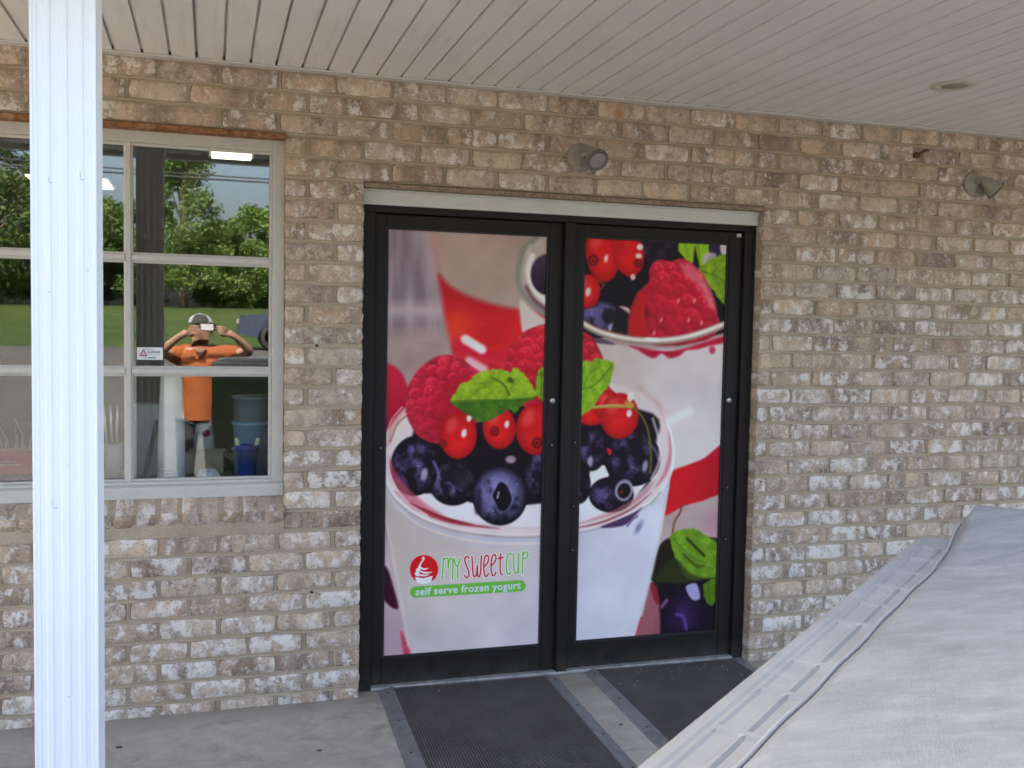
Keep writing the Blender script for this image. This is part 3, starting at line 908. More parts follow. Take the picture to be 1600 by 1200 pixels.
mb = MB(); mb.prism([(0.075, 0.088), (0.079, 0.088), (0.118, 0.055), (0.115, 0.052)], 'y', -0.047, 0.047); mb.build("flap", M['card'], t)
cx = on_counter(319, 0.66)
M['logo_red'] = simple("red_print", (0.42, 0.03, 0.05), 0.6)
mb0 = thing("paper_cup_stack", "white paper cups nested in a stack with a red logo beside the tan box", "paper cups", None, (cx, 0.66, CTZ + 0.055))
mb = MB()
pr = [(0.040, 0.0)]
for k in range(7):
    z = 0.012 + k * 0.009; pr += [(0.0465 - k * 0.0004, z), (0.0475 - k * 0.0004, z + 0.003), (0.0455 - k * 0.0004, z + 0.006)]
pr += [(0.0445, 0.078), (0.0345, 0.135), (0.0, 0.135)]
mb.lathe(pr, None, 26); mb.build("cup_body", M['white'], mb0)
mb = MB()
for k in range(-4, 5):
    pass
vs, fs = [], []
for j in range(9):
    for i in range(9):
        th = (i - 4) / 4 * 0.45; zz = 0.103 + (j - 4) / 4 * 0.017
        rr = 0.0445 - (zz - 0.078) * (0.010 / 0.057) + 0.0007
        vs.append((rr * math.sin(th + 0.25), -rr * math.cos(th + 0.25), zz))
for j in range(8):
    for i in range(8):
        if ((i - 3.5) / 4.2) ** 2 + ((j - 3.5) / 4.2) ** 2 < 1: fs.append((j * 9 + i, j * 9 + i + 1, (j + 1) * 9 + i + 1, (j + 1) * 9 + i))
mb.add(vs, fs); mb.build("round_logo", M['logo_red'], mb0)
mb = MB(); mb.box(cx - 0.10, cx + 0.16, 0.59, 0.74, CTZ + 0.001, CTZ + 0.054, 0.003)
tag(mb.build("storage_bin", M['black']), "low black bin under the stack of paper cups", "bin")
# tall white cup sleeves and a leaning paper
t = thing("cup_sleeve", "tall white sleeve of paper cups at the left of the bottom right pane", "cup sleeve", None, (on_counter(268, 0.30), 0.30, CTZ))
mb = MB(); mb.lathe([(0.052, 0.0), (0.054, 0.10), (0.050, 0.25), (0.044, 0.38), (0.040, 0.46), (0.0, 0.46)], None, 22); mb.build("sleeve_body", M['white'], t)
mb = MB()
for k in range(14):
    mb.lathe([(0.0545 - k * 0.0004, 0.0), (0.0557 - k * 0.0004, 0.003), (0.0545 - k * 0.0004, 0.006)], Matrix.Translation((0, 0, 0.012 + k * 0.012)), 22)
mb.build("cup_rim", M['white'], t)
mb = MB(); mb.box(-0.06, 0.06, -0.045, 0.045, 0, 0.30, 0.004)
tag(mb.build("tall_box", M['greyp'], None, (on_counter(230, 0.50), 0.50, CTZ)), "grey upright box with a dark strap left of the white cup sleeve", "box")
mb = MB(); mb.prism([(-0.035, 0.0), (-0.015, 0.0), (0.035, 0.24), (0.015, 0.24)], 'y', -0.006, 0.006)
tag(mb.build("dark_strap", M['black'], None, (on_counter(236, 0.40), 0.40, CTZ)), "dark slanting bar leaning left of the white cup sleeve", "bar")
# crumpled napkins
mb = MB(); rg = random.Random(3)
pr = [(0.052 * rg.uniform(0.85, 1.1) * math.cos(k * 0.45), 0.03 * math.sin(k * 0.45) * rg.uniform(0.8, 1.2)) for k in range(14)]
top = [(p[0] * 0.7, p[1] * 0.7) for p in pr]
vs = [(p[0], p[1], 0.0) for p in pr] + [(p[0], p[1], 0.026 + rg.uniform(-0.006, 0.01)) for p in top] + [(0, 0, 0.036)]
n = len(pr)
mb.add(vs, [(i, (i + 1) % n, n + (i + 1) % n, n + i) for i in range(n)] + [(n + i, n + (i + 1) % n, 2 * n) for i in range(n)])
tag(mb.build("paper_napkin", M['white'], None, (on_counter(326, 0.36), 0.36, CTZ)), "crumpled white paper napkin in front of the tan box", "napkin")
# left panes
t = thing("cup_holder", "pale grey cup stack with silver spoons just right of the column", "cup holder", None, (on_counter(177, 0.33), 0.33, CTZ))
mb = MB(); mb.lathe([(0.030, 0.0), (0.034, 0.10), (0.036, 0.150), (0.032, 0.150), (0.028, 0.01), (0.0, 0.01)], None, 20); mb.build("cup_body", M['greyp'], t)
for k in range(3):
    mb = MB(); mb.lathe([(0.004, 0.01), (0.005, 0.25), (0.004, 0.31), (0.0, 0.312)], Matrix.Translation((-0.012 + k * 0.011, 0, 0)) @ Matrix.Rotation((k - 1) * 0.05 - 0.03, 4, 'Y'), 8); mb.build("spoon_handle", M['steel'], t)
t = thing("red_tub", "red open tub with pale lettering at the left edge of the window", "tub", None, (on_counter(8, 0.55), 0.55, CTZ + 0.008))
mb = MB(); mb.prism([(-0.12, 0.0), (0.105, 0.0), (0.118, 0.092), (-0.13, 0.092)], 'y', -0.05, 0.05); mb.build("tub_body", M['redplastic'], t)
mb = MB(); mb.box(-0.135, 0.123, -0.054, 0.054, 0.0925, 0.098, 0.002); mb.build("rim", M['redplastic'], t)
M['paleink'] = simple("pale_ink", (0.55, 0.42, 0.42), 0.6)
mb = MB()
for (a, b, z0) in ((-0.01, 0.045, 0.052), (-0.025, 0.062, 0.040)):
    x = a
    while x < b:
        w = random.uniform(0.003, 0.008); mb.box(x, x + w, -0.0512, -0.0502, z0, z0 + random.uniform(0.004, 0.007)); x += w + 0.002
mb.build("lettering", M['paleink'], t)
for k, (x0, a, lab) in enumerate(((10, 0.15, "yellow pencil lying nearest the glass at the left of the window"), (14, 0.26, "yellow pencil lying behind another at the left of the window"))):
    mb = MB(); mb.tube([(-0.09, 0, 0.005), (0.07, 0, 0.005), (0.085, 0, 0.005)], [0.0045, 0.0045, 0.0008], 6)
    o = tag(mb.build("pencil", M['yellow'], None, (on_counter(x0, 0.28), 0.27 + k * 0.03, CTZ)), lab, "pencil", "pencils on the window counter"); o.rotation_euler = (0, 0, a)
mb = MB(); mb.lathe([(0.0, 0.0), (0.022, 0.003), (0.027, 0.025), (0.022, 0.05), (0.008, 0.062), (0.0, 0.063)], None, 16)
tag(mb.build("small_bottle", M['pink'], None, (on_counter(64, 0.30), 0.30, CTZ)), "pale pink rounded bottle half hidden by the column", "bottle")
for k, (x0, hh) in enumerate(((3, 0.20), (16, 0.16), (28, 0.23), (40, 0.18))):
    mb = MB(); mb.tube([(0, 0, 0.0), (0.01, 0, hh * 0.7), (0.02 * (k % 2 * 2 - 1), 0, hh)], [0.004, 0.003, 0.002], 6); mb.tube([(0.0, 0, 0.0), (-0.02, 0.01, hh * 0.85)], [0.003, 0.002], 6)
    tag(mb.build("cutlery", M['greyp'], None, (on_counter(x0, 0.575), 0.62, CTZ - 0.0)), ("longest pale fork standing far left behind the red tub", "short pale spoon second from the left behind the red tub", "tall pale spatula third from the left behind the red tub", "pale spoon nearest the column behind the red tub")[k], "cutlery", "cutlery behind the red tub")
# dark shelving deep in the shop, left
M['goods'] = simple("mixed_goods", (0.10, 0.06, 0.05), 0.6, 0, 0.9, 6, 0.1, 0.4, 'pos', (0.22, 0.20, 0.17), 0.9)
t = thing("display_shelf", "dark shelving with mixed goods deep inside the shop at far left", "shelf", None, (-2.05, 3.6, 0))
mb = MB()
for z in (0.4, 0.85, 1.3, 1.75): mb.box(-0.6, 0.6, -0.18, 0.18, z, z + 0.03)
mb.box(-0.62, -0.6, -0.18, 0.18, 0, 1.95); mb.box(0.6, 0.62, -0.18, 0.18, 0, 1.95)
mb.build("shelf_frame", M['inwall'], t)
for z in (0.43, 0.88, 1.33):
    x = -0.56
    while x < 0.5:
        w = random.uniform(0.06, 0.16)
        mb = MB(); mb.box(x, x + w, -0.14, 0.10, z, z + random.uniform(0.15, 0.36), 0.005); mb.build("packet", M[random.choice(['goods', 'card', 'black', 'redplastic', 'palegrey', 'goods'])], t); x += w + 0.02

# ------------------------------------------------------------------ doors
YF, YL, YM = 0.057, 0.078, 0.050
fr = thing("door_frame", "dark bronze aluminium double door frame under a white head board", "door frame")
mb = MB(); mb.box(DX0 + 0.001, 0.632, YF, 0.128, 0.002, 1.966, 0.002); mb.build("jamb", M['bronze'], fr)
mb = MB(); mb.box(2.310, DX1 - 0.001, YF, 0.128, 0.002, 1.966, 0.002); mb.build("jamb", M['bronze'], fr)
mb = MB(); mb.box(DX0 + 0.001, DX1 - 0.001, YF - 0.002, 0.128, 1.966, 1.9935, 0.002); mb.build("header", M['bronze'], fr)
mb = MB(); mb.box(1.4435, 1.491, YM, 0.128, 0.0, 1.9645, 0.002); mb.build("mullion", M['bronze'], fr)
mb = MB(); mb.prism([(0.040, 1.994), (0.128, 1.994), (0.128, 2.0545), (0.030, 2.0545), (0.030, 2.048), (0.036, 2.044)], 'x', DX0 + 0.001, DX1 - 0.002); mb.build("head_board", M['trim'], fr)
mb = MB(); mb.box(DX0 + 0.055, 2.31, 0.048, 0.112, 0.0005, 0.014, 0.003); mb.build("threshold", M['thresh'], fr)
mb = MB(); mb.box(2.272, 2.294, YF + 0.006, YF + 0.02, 1.940, 1.9575, 0.002); mb.build("sensor", M['thresh'], fr)

# ---- the printed door film: flat print, laid out across both leaves as one picture
def s2l(c):
    c = np.clip(c, 0, 1)
    return np.where(c <= 0.04045, c / 12.92, ((c + 0.055) / 1.055) ** 2.4)
_rng = np.random.RandomState(11)
_lat = _rng.rand(256, 256)
def vnoise(x, y):
    xi = np.floor(x).astype(int); yi = np.floor(y).astype(int); fx = x - xi; fy = y - yi
    fx = fx * fx * (3 - 2 * fx); fy = fy * fy * (3 - 2 * fy)
    g = lambda a, b: _lat[a & 255, b & 255]
    return (g(xi, yi) * (1 - fx) + g(xi + 1, yi) * fx) * (1 - fy) + (g(xi, yi + 1) * (1 - fx) + g(xi + 1, yi + 1) * fx) * fy
def fbm(x, y, o=4):
    s, a, t = 0, 0.5, 0
    for k in range(o):
        s = s + a * vnoise(x * 2 ** k + 17 * k, y * 2 ** k + 31 * k); t += a; a *= 0.5
    return s / t

class Print:
    def __init__(s, x0, x1, z0, z1, y, W):
        s.W = W; s.H = int(W * (z1 - z0) / (x1 - x0))
        gx = x0 + (np.arange(s.W) + 0.5) / s.W * (x1 - x0); gz = z0 + (np.arange(s.H) + 0.5) / s.H * (z1 - z0)
        XX, ZZ = np.meshgrid(gx, gz)
        s.X, s.Y = project(XX, y, ZZ)
        s.I = np.zeros((s.H, s.W, 3)); s.I[:] = (0.8, 0.78, 0.8)
    def win(s, x0, x1, y0, y1):
        m = (s.X > x0) & (s.X < x1) & (s.Y > y0) & (s.Y < y1)
        r = np.nonzero(m.any(1))[0]; c = np.nonzero(m.any(0))[0]
        if len(r) == 0: return None
        return slice(r[0], r[-1] + 1), slice(c[0], c[-1] + 1)
    def put(s, w, m, col):
        col = np.asarray(col, float)
        if col.max() > 1.5: col = col / 255.0
        m = np.clip(m, 0, 1)[..., None]
        s.I[w] = s.I[w] * (1 - m) + col * m
    def ell(s, cx, cy, rx, ry, col, rot=0, soft=1.2, op=1.0, fn=None):
        R = max(rx, ry) + soft * 2 + 2
        w = s.win(cx - R, cx + R, cy - R, cy + R)
        if w is None: return
        x, y = s.X[w] - cx, s.Y[w] - cy
        c, n = math.cos(rot), math.sin(rot); u, v = (x * c + y * n) / rx, (-x * n + y * c) / ry
        q = np.sqrt(u * u + v * v)
        m = np.clip((1 - q) * min(rx, ry) / soft + 0.5, 0, 1) * op
        s.put(w, m, col if fn is None else fn(u, v, q, s.X[w], s.Y[w]))
    def sdf(s, w, P):
        x, y = s.X[w], s.Y[w]; d = np.full(x.shape, 1e9); ins = np.zeros(x.shape, bool); n = len(P)
        for i in range(n):
            ax, ay = P[i]; bx_, by_ = P[(i + 1) % n]
            ex, ey = bx_ - ax, by_ - ay; L = ex * ex + ey * ey + 1e-9
            t = np.clip(((x - ax) * ex + (y - ay) * ey) / L, 0, 1)
            d = np.minimum(d, np.hypot(x - ax - t * ex, y - ay - t * ey))
            if abs(ey) > 1e-9:
                cnd = ((ay > y) != (by_ > y)) & (x < ex * (y - ay) / ey + ax); ins ^= cnd
        return np.where(ins, d, -d)
    def poly(s, P, col, soft=1.2, op=1.0, smooth=True, fn=None):
        if smooth: P = catmull(P, True)
        xs = [p[0] for p in P]; ys = [p[1] for p in P]; k = soft * 2 + 2
        w = s.win(min(xs) - k, max(xs) + k, min(ys) - k, max(ys) + k)
        if w is None: return
        d = s.sdf(w, P)
        m = np.clip(d / soft + 0.5, 0, 1) * op
        s.put(w, m, col if fn is None else fn(d, s.X[w], s.Y[w]))
    def line(s, P, wd, col, soft=1.0, op=1.0, smooth=True, taper=False):
        if smooth and len(P) > 2: P = catmull(P, False)
        xs = [p[0] for p in P]; ys = [p[1] for p in P]; k = wd + soft * 2 + 2
        w = s.win(min(xs) - k, max(xs) + k, min(ys) - k, max(ys) + k)
        if w is None: return
        x, y = s.X[w], s.Y[w]; m = np.zeros(x.shape); n = len(P) - 1
        for i in range(n):
            ax, ay = P[i]; ex, ey = P[i + 1][0] - ax, P[i + 1][1] - ay; L = ex * ex + ey * ey + 1e-9
            t = np.clip(((x - ax) * ex + (y - ay) * ey) / L, 0, 1)
            d = np.hypot(x - ax - t * ex, y - ay - t * ey)
            ww = wd
            if taper: ww = wd * (1 - abs(2 * ((i + t) / n) - 1) ** 2 * 0.9)
            m = np.maximum(m, np.clip((ww / 2 - d) / soft + 0.5, 0, 1))
        s.put(w, m * op, col)

def catmull(P, closed, k=6):
    n = len(P); out = []
    rng = range(n) if closed else range(n - 1)
    for i in rng:
        p = [P[(i + j) % n] if closed else P[min(max(i + j, 0), n - 1)] for j in (-1, 0, 1, 2)]
        for a in range(k):
            t = a / k
            out.append(tuple(0.5 * (2 * p[1][c] + (p[2][c] - p[0][c]) * t + (2 * p[0][c] - 5 * p[1][c] + 4 * p[2][c] - p[3][c]) * t * t + (3 * p[1][c] - p[0][c] - 3 * p[2][c] + p[3][c]) * t ** 3) for c in (0, 1)))
    if not closed: out.append(tuple(P[-1]))
    return out

def C(*a): return np.array(a, float) / 255.0
def lerp(a, b, t): return a * (1 - t[..., None]) + b * t[..., None]

def raspberry(pr, P, base, seed, r=10.5, light=(-0.5, -0.8), blur=1.0, hl=1.0):
    rg = random.Random(seed)
    base = C(*base)
    Pc = catmull(P, True)
    xs = [p[0] for p in Pc]; ys = [p[1] for p in Pc]
    cx, cy = (min(xs) + max(xs)) / 2, (min(ys) + max(ys)) / 2
    pr.poly(P, None, 2.0 * blur, fn=lambda d, X, Y: lerp(base * 0.72 + 0.06, base * 0.92, np.clip(d / 16, 0, 1)) * (0.82 + 0.36 * fbm(X / 17 + seed, Y / 17, 4))[..., None])
    w = pr.win(min(xs) - 3, max(xs) + 3, min(ys) - 3, max(ys) + 3)
    if w is None: return
    inside = np.clip(pr.sdf(w, Pc) / (2 * blur) + 0.5, 0, 1)
    keep = pr.I[w].copy(); X, Y = pr.X[w], pr.Y[w]
    lay = keep.copy(); cen = []
    for k in range(2600):
        q = (rg.uniform(min(xs) - 2, max(xs) + 2), rg.uniform(min(ys) - 2, max(ys) + 2))
        if all(math.hypot(q[0] - e[0], (q[1] - e[1]) * 1.12) > r * 1.42 for e in cen): cen.append(q)
    cen.sort(key=lambda e: e[1])
    for (ex, ey) in cen:
        rr = r * rg.uniform(0.92, 1.22); ry = rr * rg.uniform(0.86, 1.0)
        u, v = (X - ex) / rr, (Y - ey) / ry
        q = np.sqrt(u * u + v * v); m = np.clip((1.0 - q) * rr / (3.0 * blur), 0, 1) * 0.72
        side = u * light[0] + v * light[1]
        gl = np.clip(0.62 + ((X - cx) * light[0] + (Y - cy) * light[1]) / 95, 0.25, 1.15)
        tone = rg.uniform(0.90, 1.06)
        col = lay * 0.25 + 0.75 * base * (tone * (0.70 + 0.34 * gl + 0.10 * side - 0.10 * q * q))[..., None]
        cres = np.exp(-((q - 0.74) / 0.17) ** 2) * np.clip(side + 0.15, 0, 1)
        col = col + (cres * 0.34 * gl * hl)[..., None] * C(255, 165, 185)
        low_ = np.exp(-((q - 0.86) / 0.14) ** 2) * np.clip(-side, 0, 1)
        col = col * (1 - 0.30 * low_)[..., None]
        if rg.random() < 0.45:
            hx, hy = u - rg.uniform(-0.3, 0.3), v + 0.25
            col = col + (np.exp(-(hx * hx * 2.2 + hy * hy) * 26) * 0.30 * gl * hl)[..., None] * C(255, 225, 230)
        lay = lay * (1 - m[..., None]) + col * m[..., None]
    pr.I[w] = keep * (1 - inside[..., None]) + lay * inside[..., None]

def currant(pr, cx, cy, rx, ry, hl=(), rot=0, mark=None, blur=1.2):
    def fn(u, v, q, X, Y):
        t = np.clip(0.85 - 0.45 * q ** 3 + 0.12 * (-v), 0, 1)
        a = lerp(C(120, 4, 14), C(222, 28, 30), t)
        return a + (np.clip(v, 0, 1) * np.clip(1 - q, 0, 1) * 0.25)[..., None] * C(255, 70, 40)
    pr.ell(cx, cy, rx, ry, None, rot, blur, 1, fn)
    pr.ell(cx - rx * 0.35, cy - ry * 0.45, rx * 0.3, ry * 0.35, (235, 95, 95), 0.4, 7, 0.55)
    for (hx, hy, a, b) in hl:
        pr.ell(hx, hy, a, b, (255, 235, 235), 0.2, 1.5 * blur, 0.95)
    if mark:
        mx, my, mr = mark
        pr.ell(mx, my, mr, mr * 1.1, (70, 8, 14), 0, 2, 0.85); pr.ell(mx, my, mr * 0.62, mr * 0.7, (190, 25, 28), 0, 1.5, 0.8); pr.ell(mx, my + 0.5, mr * 0.28, mr * 0.3, (60, 8, 12), 0, 1.5, 0.9)

def blueberry(pr, cx, cy, rx, ry, bloom, seed, hole=None, hl=None, rot=0, soft=1.5, tone=(80, 72, 122)):
    def fn(u, v, q, X, Y):
        n = fbm(X / 13.0 + seed * 7.3, Y / 13.0 + seed * 3.1, 5)
        lit = np.clip(0.55 - 0.35 * v - 0.25 * u * 0.5, 0, 1)
        b = np.clip((n - 0.52 + bloom * 0.38 * (0.35 + lit)) * 3.6, 0, 1) * np.clip(1.12 - q ** 4, 0, 1)
        c = lerp(C(26, 16, 34), C(*tone), b)
        c = c * (0.60 + 0.62 * lit)[..., None]
        sp = np.clip((vnoise(X / 2.6 + seed, Y / 2.6) - 0.74) * 3, 0, 1) * b
        c = c + sp[..., None] * C(90, 88, 110)
        return c * (1 - 0.45 * np.clip(q, 0, 1)[..., None] ** 4)
    pr.ell(cx, cy, rx, ry, None, rot, soft, 1, fn)
    if hole:
        hx, hy, a, b = hole
        pr.ell(hx, hy, a * 1.25, b * 1.2, (140, 145, 200), 0, 5, 0.55)
        P = [(hx + a * (1 + 0.2 * math.sin(k * 2.6)) * math.cos(k * 0.63), hy + b * (1 + 0.16 * math.cos(k * 2.6)) * math.sin(k * 0.63)) for k in range(10)]
        pr.poly(P, (14, 8, 18), 2.0)
        pr.line([(hx - a * 0.55, hy + b * 0.1), (hx - a * 0.4, hy - b * 0.35)], 2.2, (225, 225, 240), 1.2, 0.9)
    if hl:
        pr.ell(*hl, (190, 192, 225), 0.2, 3, 0.75)

def leaf(pr, P, rib, veins, light, dark, split=True, blur=1.0, serr=1.2):
    # toothed edge
    Q = catmull(P, True, 5); out = []
    n = len(Q); cx = sum(p[0] for p in Q) / n; cy = sum(p[1] for p in Q) / n
    for i, p in enumerate(Q):
        d = math.hypot(p[0] - cx, p[1] - cy); k = 1 + (serr if i % 3 == 0 else (-0.25 * serr if i % 3 == 2 else 0.2)) / max(d, 8)
        out.append((cx + (p[0] - cx) * k, cy + (p[1] - cy) * k))
    L, Dk = C(*light), C(*dark)
    def fn(d, X, Y):
        n1 = fbm(X / 9, Y / 9, 4); n2 = fbm(X / 3.2, Y / 3.2, 3)
        t = np.clip(0.35 + 0.9 * (n1 - 0.4) + 0.5 * (n2 - 0.5), 0, 1)
        c = lerp(L * 0.72, L * 1.08, t)
        if split:
            (ax, ay), (bx_, by_) = rib[0], rib[-1]
            sd = ((X - ax) * (by_ - ay) - (Y - ay) * (bx_ - ax)) / math.hypot(bx_ - ax, by_ - ay)
            c = lerp(c, Dk * (0.75 + 0.6 * n1)[..., None], np.clip(-sd / 4 + 0.2, 0, 1) * 0.88)
        return c
    pr.poly(out, None, 1.3 * blur, 1, False, fn)
    pr.line(rib, 1.6, (52, 88, 16), 1.4 * blur, 0.75)
    for v in veins:
        pr.line(v, 1.2, (66, 108, 18), 1.3 * blur, 0.6)

def paint_print(pr):
    X, Y = pr.X, pr.Y
    full = (slice(None), slice(None))
    # table and wall out of focus
    n = fbm(X / 16 + 3, Y / 120, 3)
    c = lerp(C(128, 116, 132), C(168, 158, 174), np.clip((n - 0.3) * 2.2, 0, 1))
    c = lerp(c, np.broadcast_to(C(192, 182, 190), c.shape), np.clip(1 - abs(Y - 485) / 22, 0, 1) * 0.8)
    t = np.clip((Y - 500) / 30, 0, 1)
    c = lerp(c, lerp(C(160, 136, 136), C(182, 170, 172), fbm(X / 40, Y / 30, 3)), t)
    c = lerp(c, lerp(C(185, 160, 172), C(205, 190, 198), fbm(X / 22, Y / 26, 3)), np.clip((Y - 820) / 60, 0, 1))
    pr.put(full, np.ones(X.shape), c)
    # far glass of dessert, blurred: beige pudding, red jelly
    pr.poly([(676, 340), (682, 400), (688, 440), (700, 520), (716, 560), (760, 580), (870, 560), (900, 340)], (180, 160, 150), 12, 1, True, lambda d, X, Y: lerp(C(162, 145, 141), C(175, 160, 153), fbm(X / 40, Y / 40, 2)))
    pr.line([(678, 372), (684, 440)], 10, (205, 130, 125), 12, 0.35)
    red = [(686, 430), (702, 446), (728, 461), (765, 474), (800, 482), (835, 486), (870, 500), (870, 600), (760, 600), (722, 572), (706, 540), (696, 500), (690, 462)]
    pr.poly(red, None, 10, 1, True, lambda d, X, Y: lerp(lerp(C(176, 18, 36), C(206, 30, 36), np.clip((Y - 450) / 60, 0, 1)), np.broadcast_to(C(226, 62, 42), d.shape + (3,)), np.exp(-(((X - 714) / 26) ** 2 + ((Y - 508) / 26) ** 2))))
    pr.poly([(706, 540), (730, 528), (762, 550), (800, 545), (840, 552), (800, 585), (750, 590), (716, 566)], (200, 26, 66), 8, 0.75)
    pr.line([(712, 556), (745, 560), (790, 570)], 6, (214, 60, 44), 6, 0.5)
    pr.line([(727, 530), (753, 546)], 14, (238, 230, 236), 5)
    pr.line([(733, 564), (756, 577)], 13, (226, 200, 214), 7, 0.9)
    # second glass, its rim and cream, left leaf top right corner
    pr.poly([(812, 470), (830, 482), (856, 500), (900, 512), (900, 640), (850, 640), (830, 580), (816, 520)], (206, 202, 202), 5)
    pr.poly([(838, 362), (818, 385), (808, 420), (814, 455), (830, 478), (860, 500), (880, 500), (880, 362)], (178, 170, 166), 5)
    pr.line([(842, 366), (818, 392), (810, 424), (814, 452), (832, 474), (860, 494)], 9, (122, 132, 126), 5, 0.8)
    pr.line([(832, 400), (826, 418), (828, 436), (838, 456), (856, 474)], 9, (232, 234, 238), 5, 0.95)
    pr.line([(822, 448), (836, 470), (860, 488)], 5, (104, 56, 78), 4, 0.85)
    pr.line([(828, 384), (824, 398), (826, 412)], 5, (214, 216, 220), 5, 0.5)
    pr.ell(856, 429, 27, 32, None, 0, 3, 1, lambda u, v, q, X, Y: lerp(C(36, 22, 44), C(66, 52, 78), np.clip(0.5 - v * 0.7, 0, 1)))
    # ---------------- right leaf, upper glass
    pr.poly([(895, 360), (1150, 360), (1150, 515), (1060, 540), (960, 530), (895, 508)], (18, 12, 18), 3, 1, False)
    pr.ell(1030, 385, 34, 26, None, 0, 6, 0.9, lambda u, v, q, X, Y: lerp(C(28, 20, 34), C(62, 48, 78), np.clip(fbm(X / 12, Y / 12, 3) * 1.6 - 0.5, 0, 1)))
    pr.poly([(962, 482), (985, 484), (990, 520), (968, 522)], (206, 178, 178), 3)
    blueberry(pr, 936, 498, 40, 30, 0.55, 3, None, (955, 512, 4, 9), 0, 2, (96, 92, 150))
    pr.ell(952, 494, 12, 12, (26, 20, 30), 0, 4, 0.9)
    pr.poly([(966, 480), (990, 500), (976, 528), (955, 526), (960, 500)], (24, 22, 28), 3)
    currant(pr, 942, 395, 27, 46, [(947, 404, 3, 6)], -0.1, (927, 407, 8), 2)
    currant(pr, 982, 395, 24, 38, [(1000, 386, 5, 5), (998, 400, 5, 4)], -0.15, (997, 411, 6), 2)
    pr.ell(966, 376, 14, 20, (186, 24, 26), 0, 6, 0.9)
    pr.ell(989, 433, 4, 5, (245, 205, 210), 0, 2, 0.9)
    currant(pr, 918, 455, 20, 27, [(919, 456, 4, 7)], 0, None, 2)
    pr.line([(934, 438), (944, 446), (934, 454)], 2.5, (150, 70, 20), 1.5, 0.8)
    # mint of the upper glass, blurred
    pr.poly([(1060, 372), (1112, 372), (1112, 392), (1100, 420), (1096, 424), (1090, 404), (1086, 384), (1083, 410), (1080, 416), (1070, 404), (1060, 392)], (146, 196, 36), 3, 1, False)
    pr.line([(1090, 380), (1094, 420)], 3, (96, 150, 22), 2, 0.7); pr.line([(1070, 380), (1076, 402)], 3, (108, 160, 24), 2, 0.6)
    pr.poly([(1112, 376), (1140, 370), (1140, 402), (1118, 402), (1108, 392)], (44, 36, 74), 3)
    pr.poly([(1100, 398), (1118, 396), (1116, 412), (1100, 420)], (190, 186, 214), 3, 0.85)
    pr.poly([(1126, 376), (1142, 372), (1142, 400), (1128, 398)], (212, 212, 220), 3)
    leaf(pr, [(1092, 420), (1118, 402), (1140, 400), (1142, 440), (1142, 478), (1126, 470), (1112, 450), (1098, 436)], [(1096, 424), (1120, 432), (1142, 450)], [[(1112, 430), (1126, 412)], [(1120, 436), (1132, 470)]], (140, 186, 34), (84, 128, 20), False, 2)
    # large raspberry
    raspberry(pr, [(983, 522), (984, 488), (996, 458), (1014, 440), (1015, 420), (1028, 406), (1048, 408), (1066, 404), (1084, 414), (1100, 432), (1112, 456), (1120, 486), (1124, 510), (1106, 530), (1050, 540), (1008, 536)], (206, 26, 58), 21, 13, (0.35, -0.8), 1.5, 1.0)
    pr.poly([(984, 520), (988, 484), (1004, 458), (1012, 470), (1010, 500), (1012, 530), (1000, 532)], (186, 26, 26), 5, 0.85)
    pr.ell(1010, 488, 3, 10, (90, 8, 16), 0, 3, 0.8)
    pr.poly([(1064, 412), (1088, 420), (1108, 448), (1118, 480), (1108, 478), (1092, 448), (1070, 428)], (244, 190, 200), 8, 0.42)
    for (hx, hy) in ((1085, 470), (1096, 505), (1076, 500), (1060, 470), (1033, 500), (1022, 520)): pr.ell(hx, hy, 2, 4, (246, 170, 185), 0.3, 2, 0.7)
    # cream of the upper glass and its rim
    pr.poly([(895, 522), (940, 534), (1000, 545), (1060, 545), (1150, 528), (1150, 760), (895, 760)], (206, 202, 207), 3, 1, False, lambda d, X, Y: lerp(C(200, 192, 192), C(208, 208, 214), np.clip((X - 950) / 90, 0, 1)))
    pr.poly([(985, 540), (1050, 548), (1128, 526), (1130, 536), (1108, 541), (1090, 546), (1072, 548), (1062, 556), (1046, 560), (1034, 553), (1022, 560), (1010, 556), (998, 548)], None, 3, 1, True, lambda d, X, Y: lerp(C(196, 60, 92), C(168, 12, 46), np.clip(d / 5, 0, 1)))
    pr.ell(1113, 547, 5, 6, (190, 36, 76), 0, 3, 0.85)
    pr.poly([(905, 520), (930, 526), (962, 538), (930, 536), (910, 530)], (54, 34, 70), 3, 0.7)
    rim2 = [(902, 498), (922, 512), (950, 523), (990, 531), (1040, 532), (1085, 524), (1135, 506)]
    pr.line(rim2, 11, (164, 158, 150), 3); pr.line([(a, b - 1) for a, b in rim2], 5, (232, 230, 226), 3)
    pr.line([(a, b - 6) for a, b in rim2[:4]], 2, (146, 66, 56), 2, 0.8); pr.line([(a, b + 5) for a, b in rim2], 2, (150, 110, 112), 2, 0.6)
    pr.line([(1010, 530), (1028, 531)], 5, (255, 255, 252), 2)
    # soft highlights in the milk behind
    pr.line([(1046, 658), (1078, 642)], 12, (226, 230, 240), 8, 0.8)
    pr.line([(1000, 606), (1012, 632)], 10, (196, 172, 160), 8, 0.55)
    # red band of the far right glass
    pr.poly([(1030, 752), (1050, 736), (1078, 725), (1100, 716), (1135, 694), (1135, 760), (1104, 780), (1070, 790), (1030, 806)], None, 3, 1, True, lambda d, X, Y: lerp(C(206, 20, 34), C(176, 14, 34), np.clip((X - 1050) / 60, 0, 1)))
    pr.poly([(1110, 800), (1135, 790), (1135, 850), (1100, 832)], (188, 130, 158), 12, 0.5)
    # ---------------- dark berry and mint at the foot
    pr.line([(1066, 788), (1062, 802), (1054, 815), (1050, 840)], 3, (120, 66, 52), 1.5, 0.95)
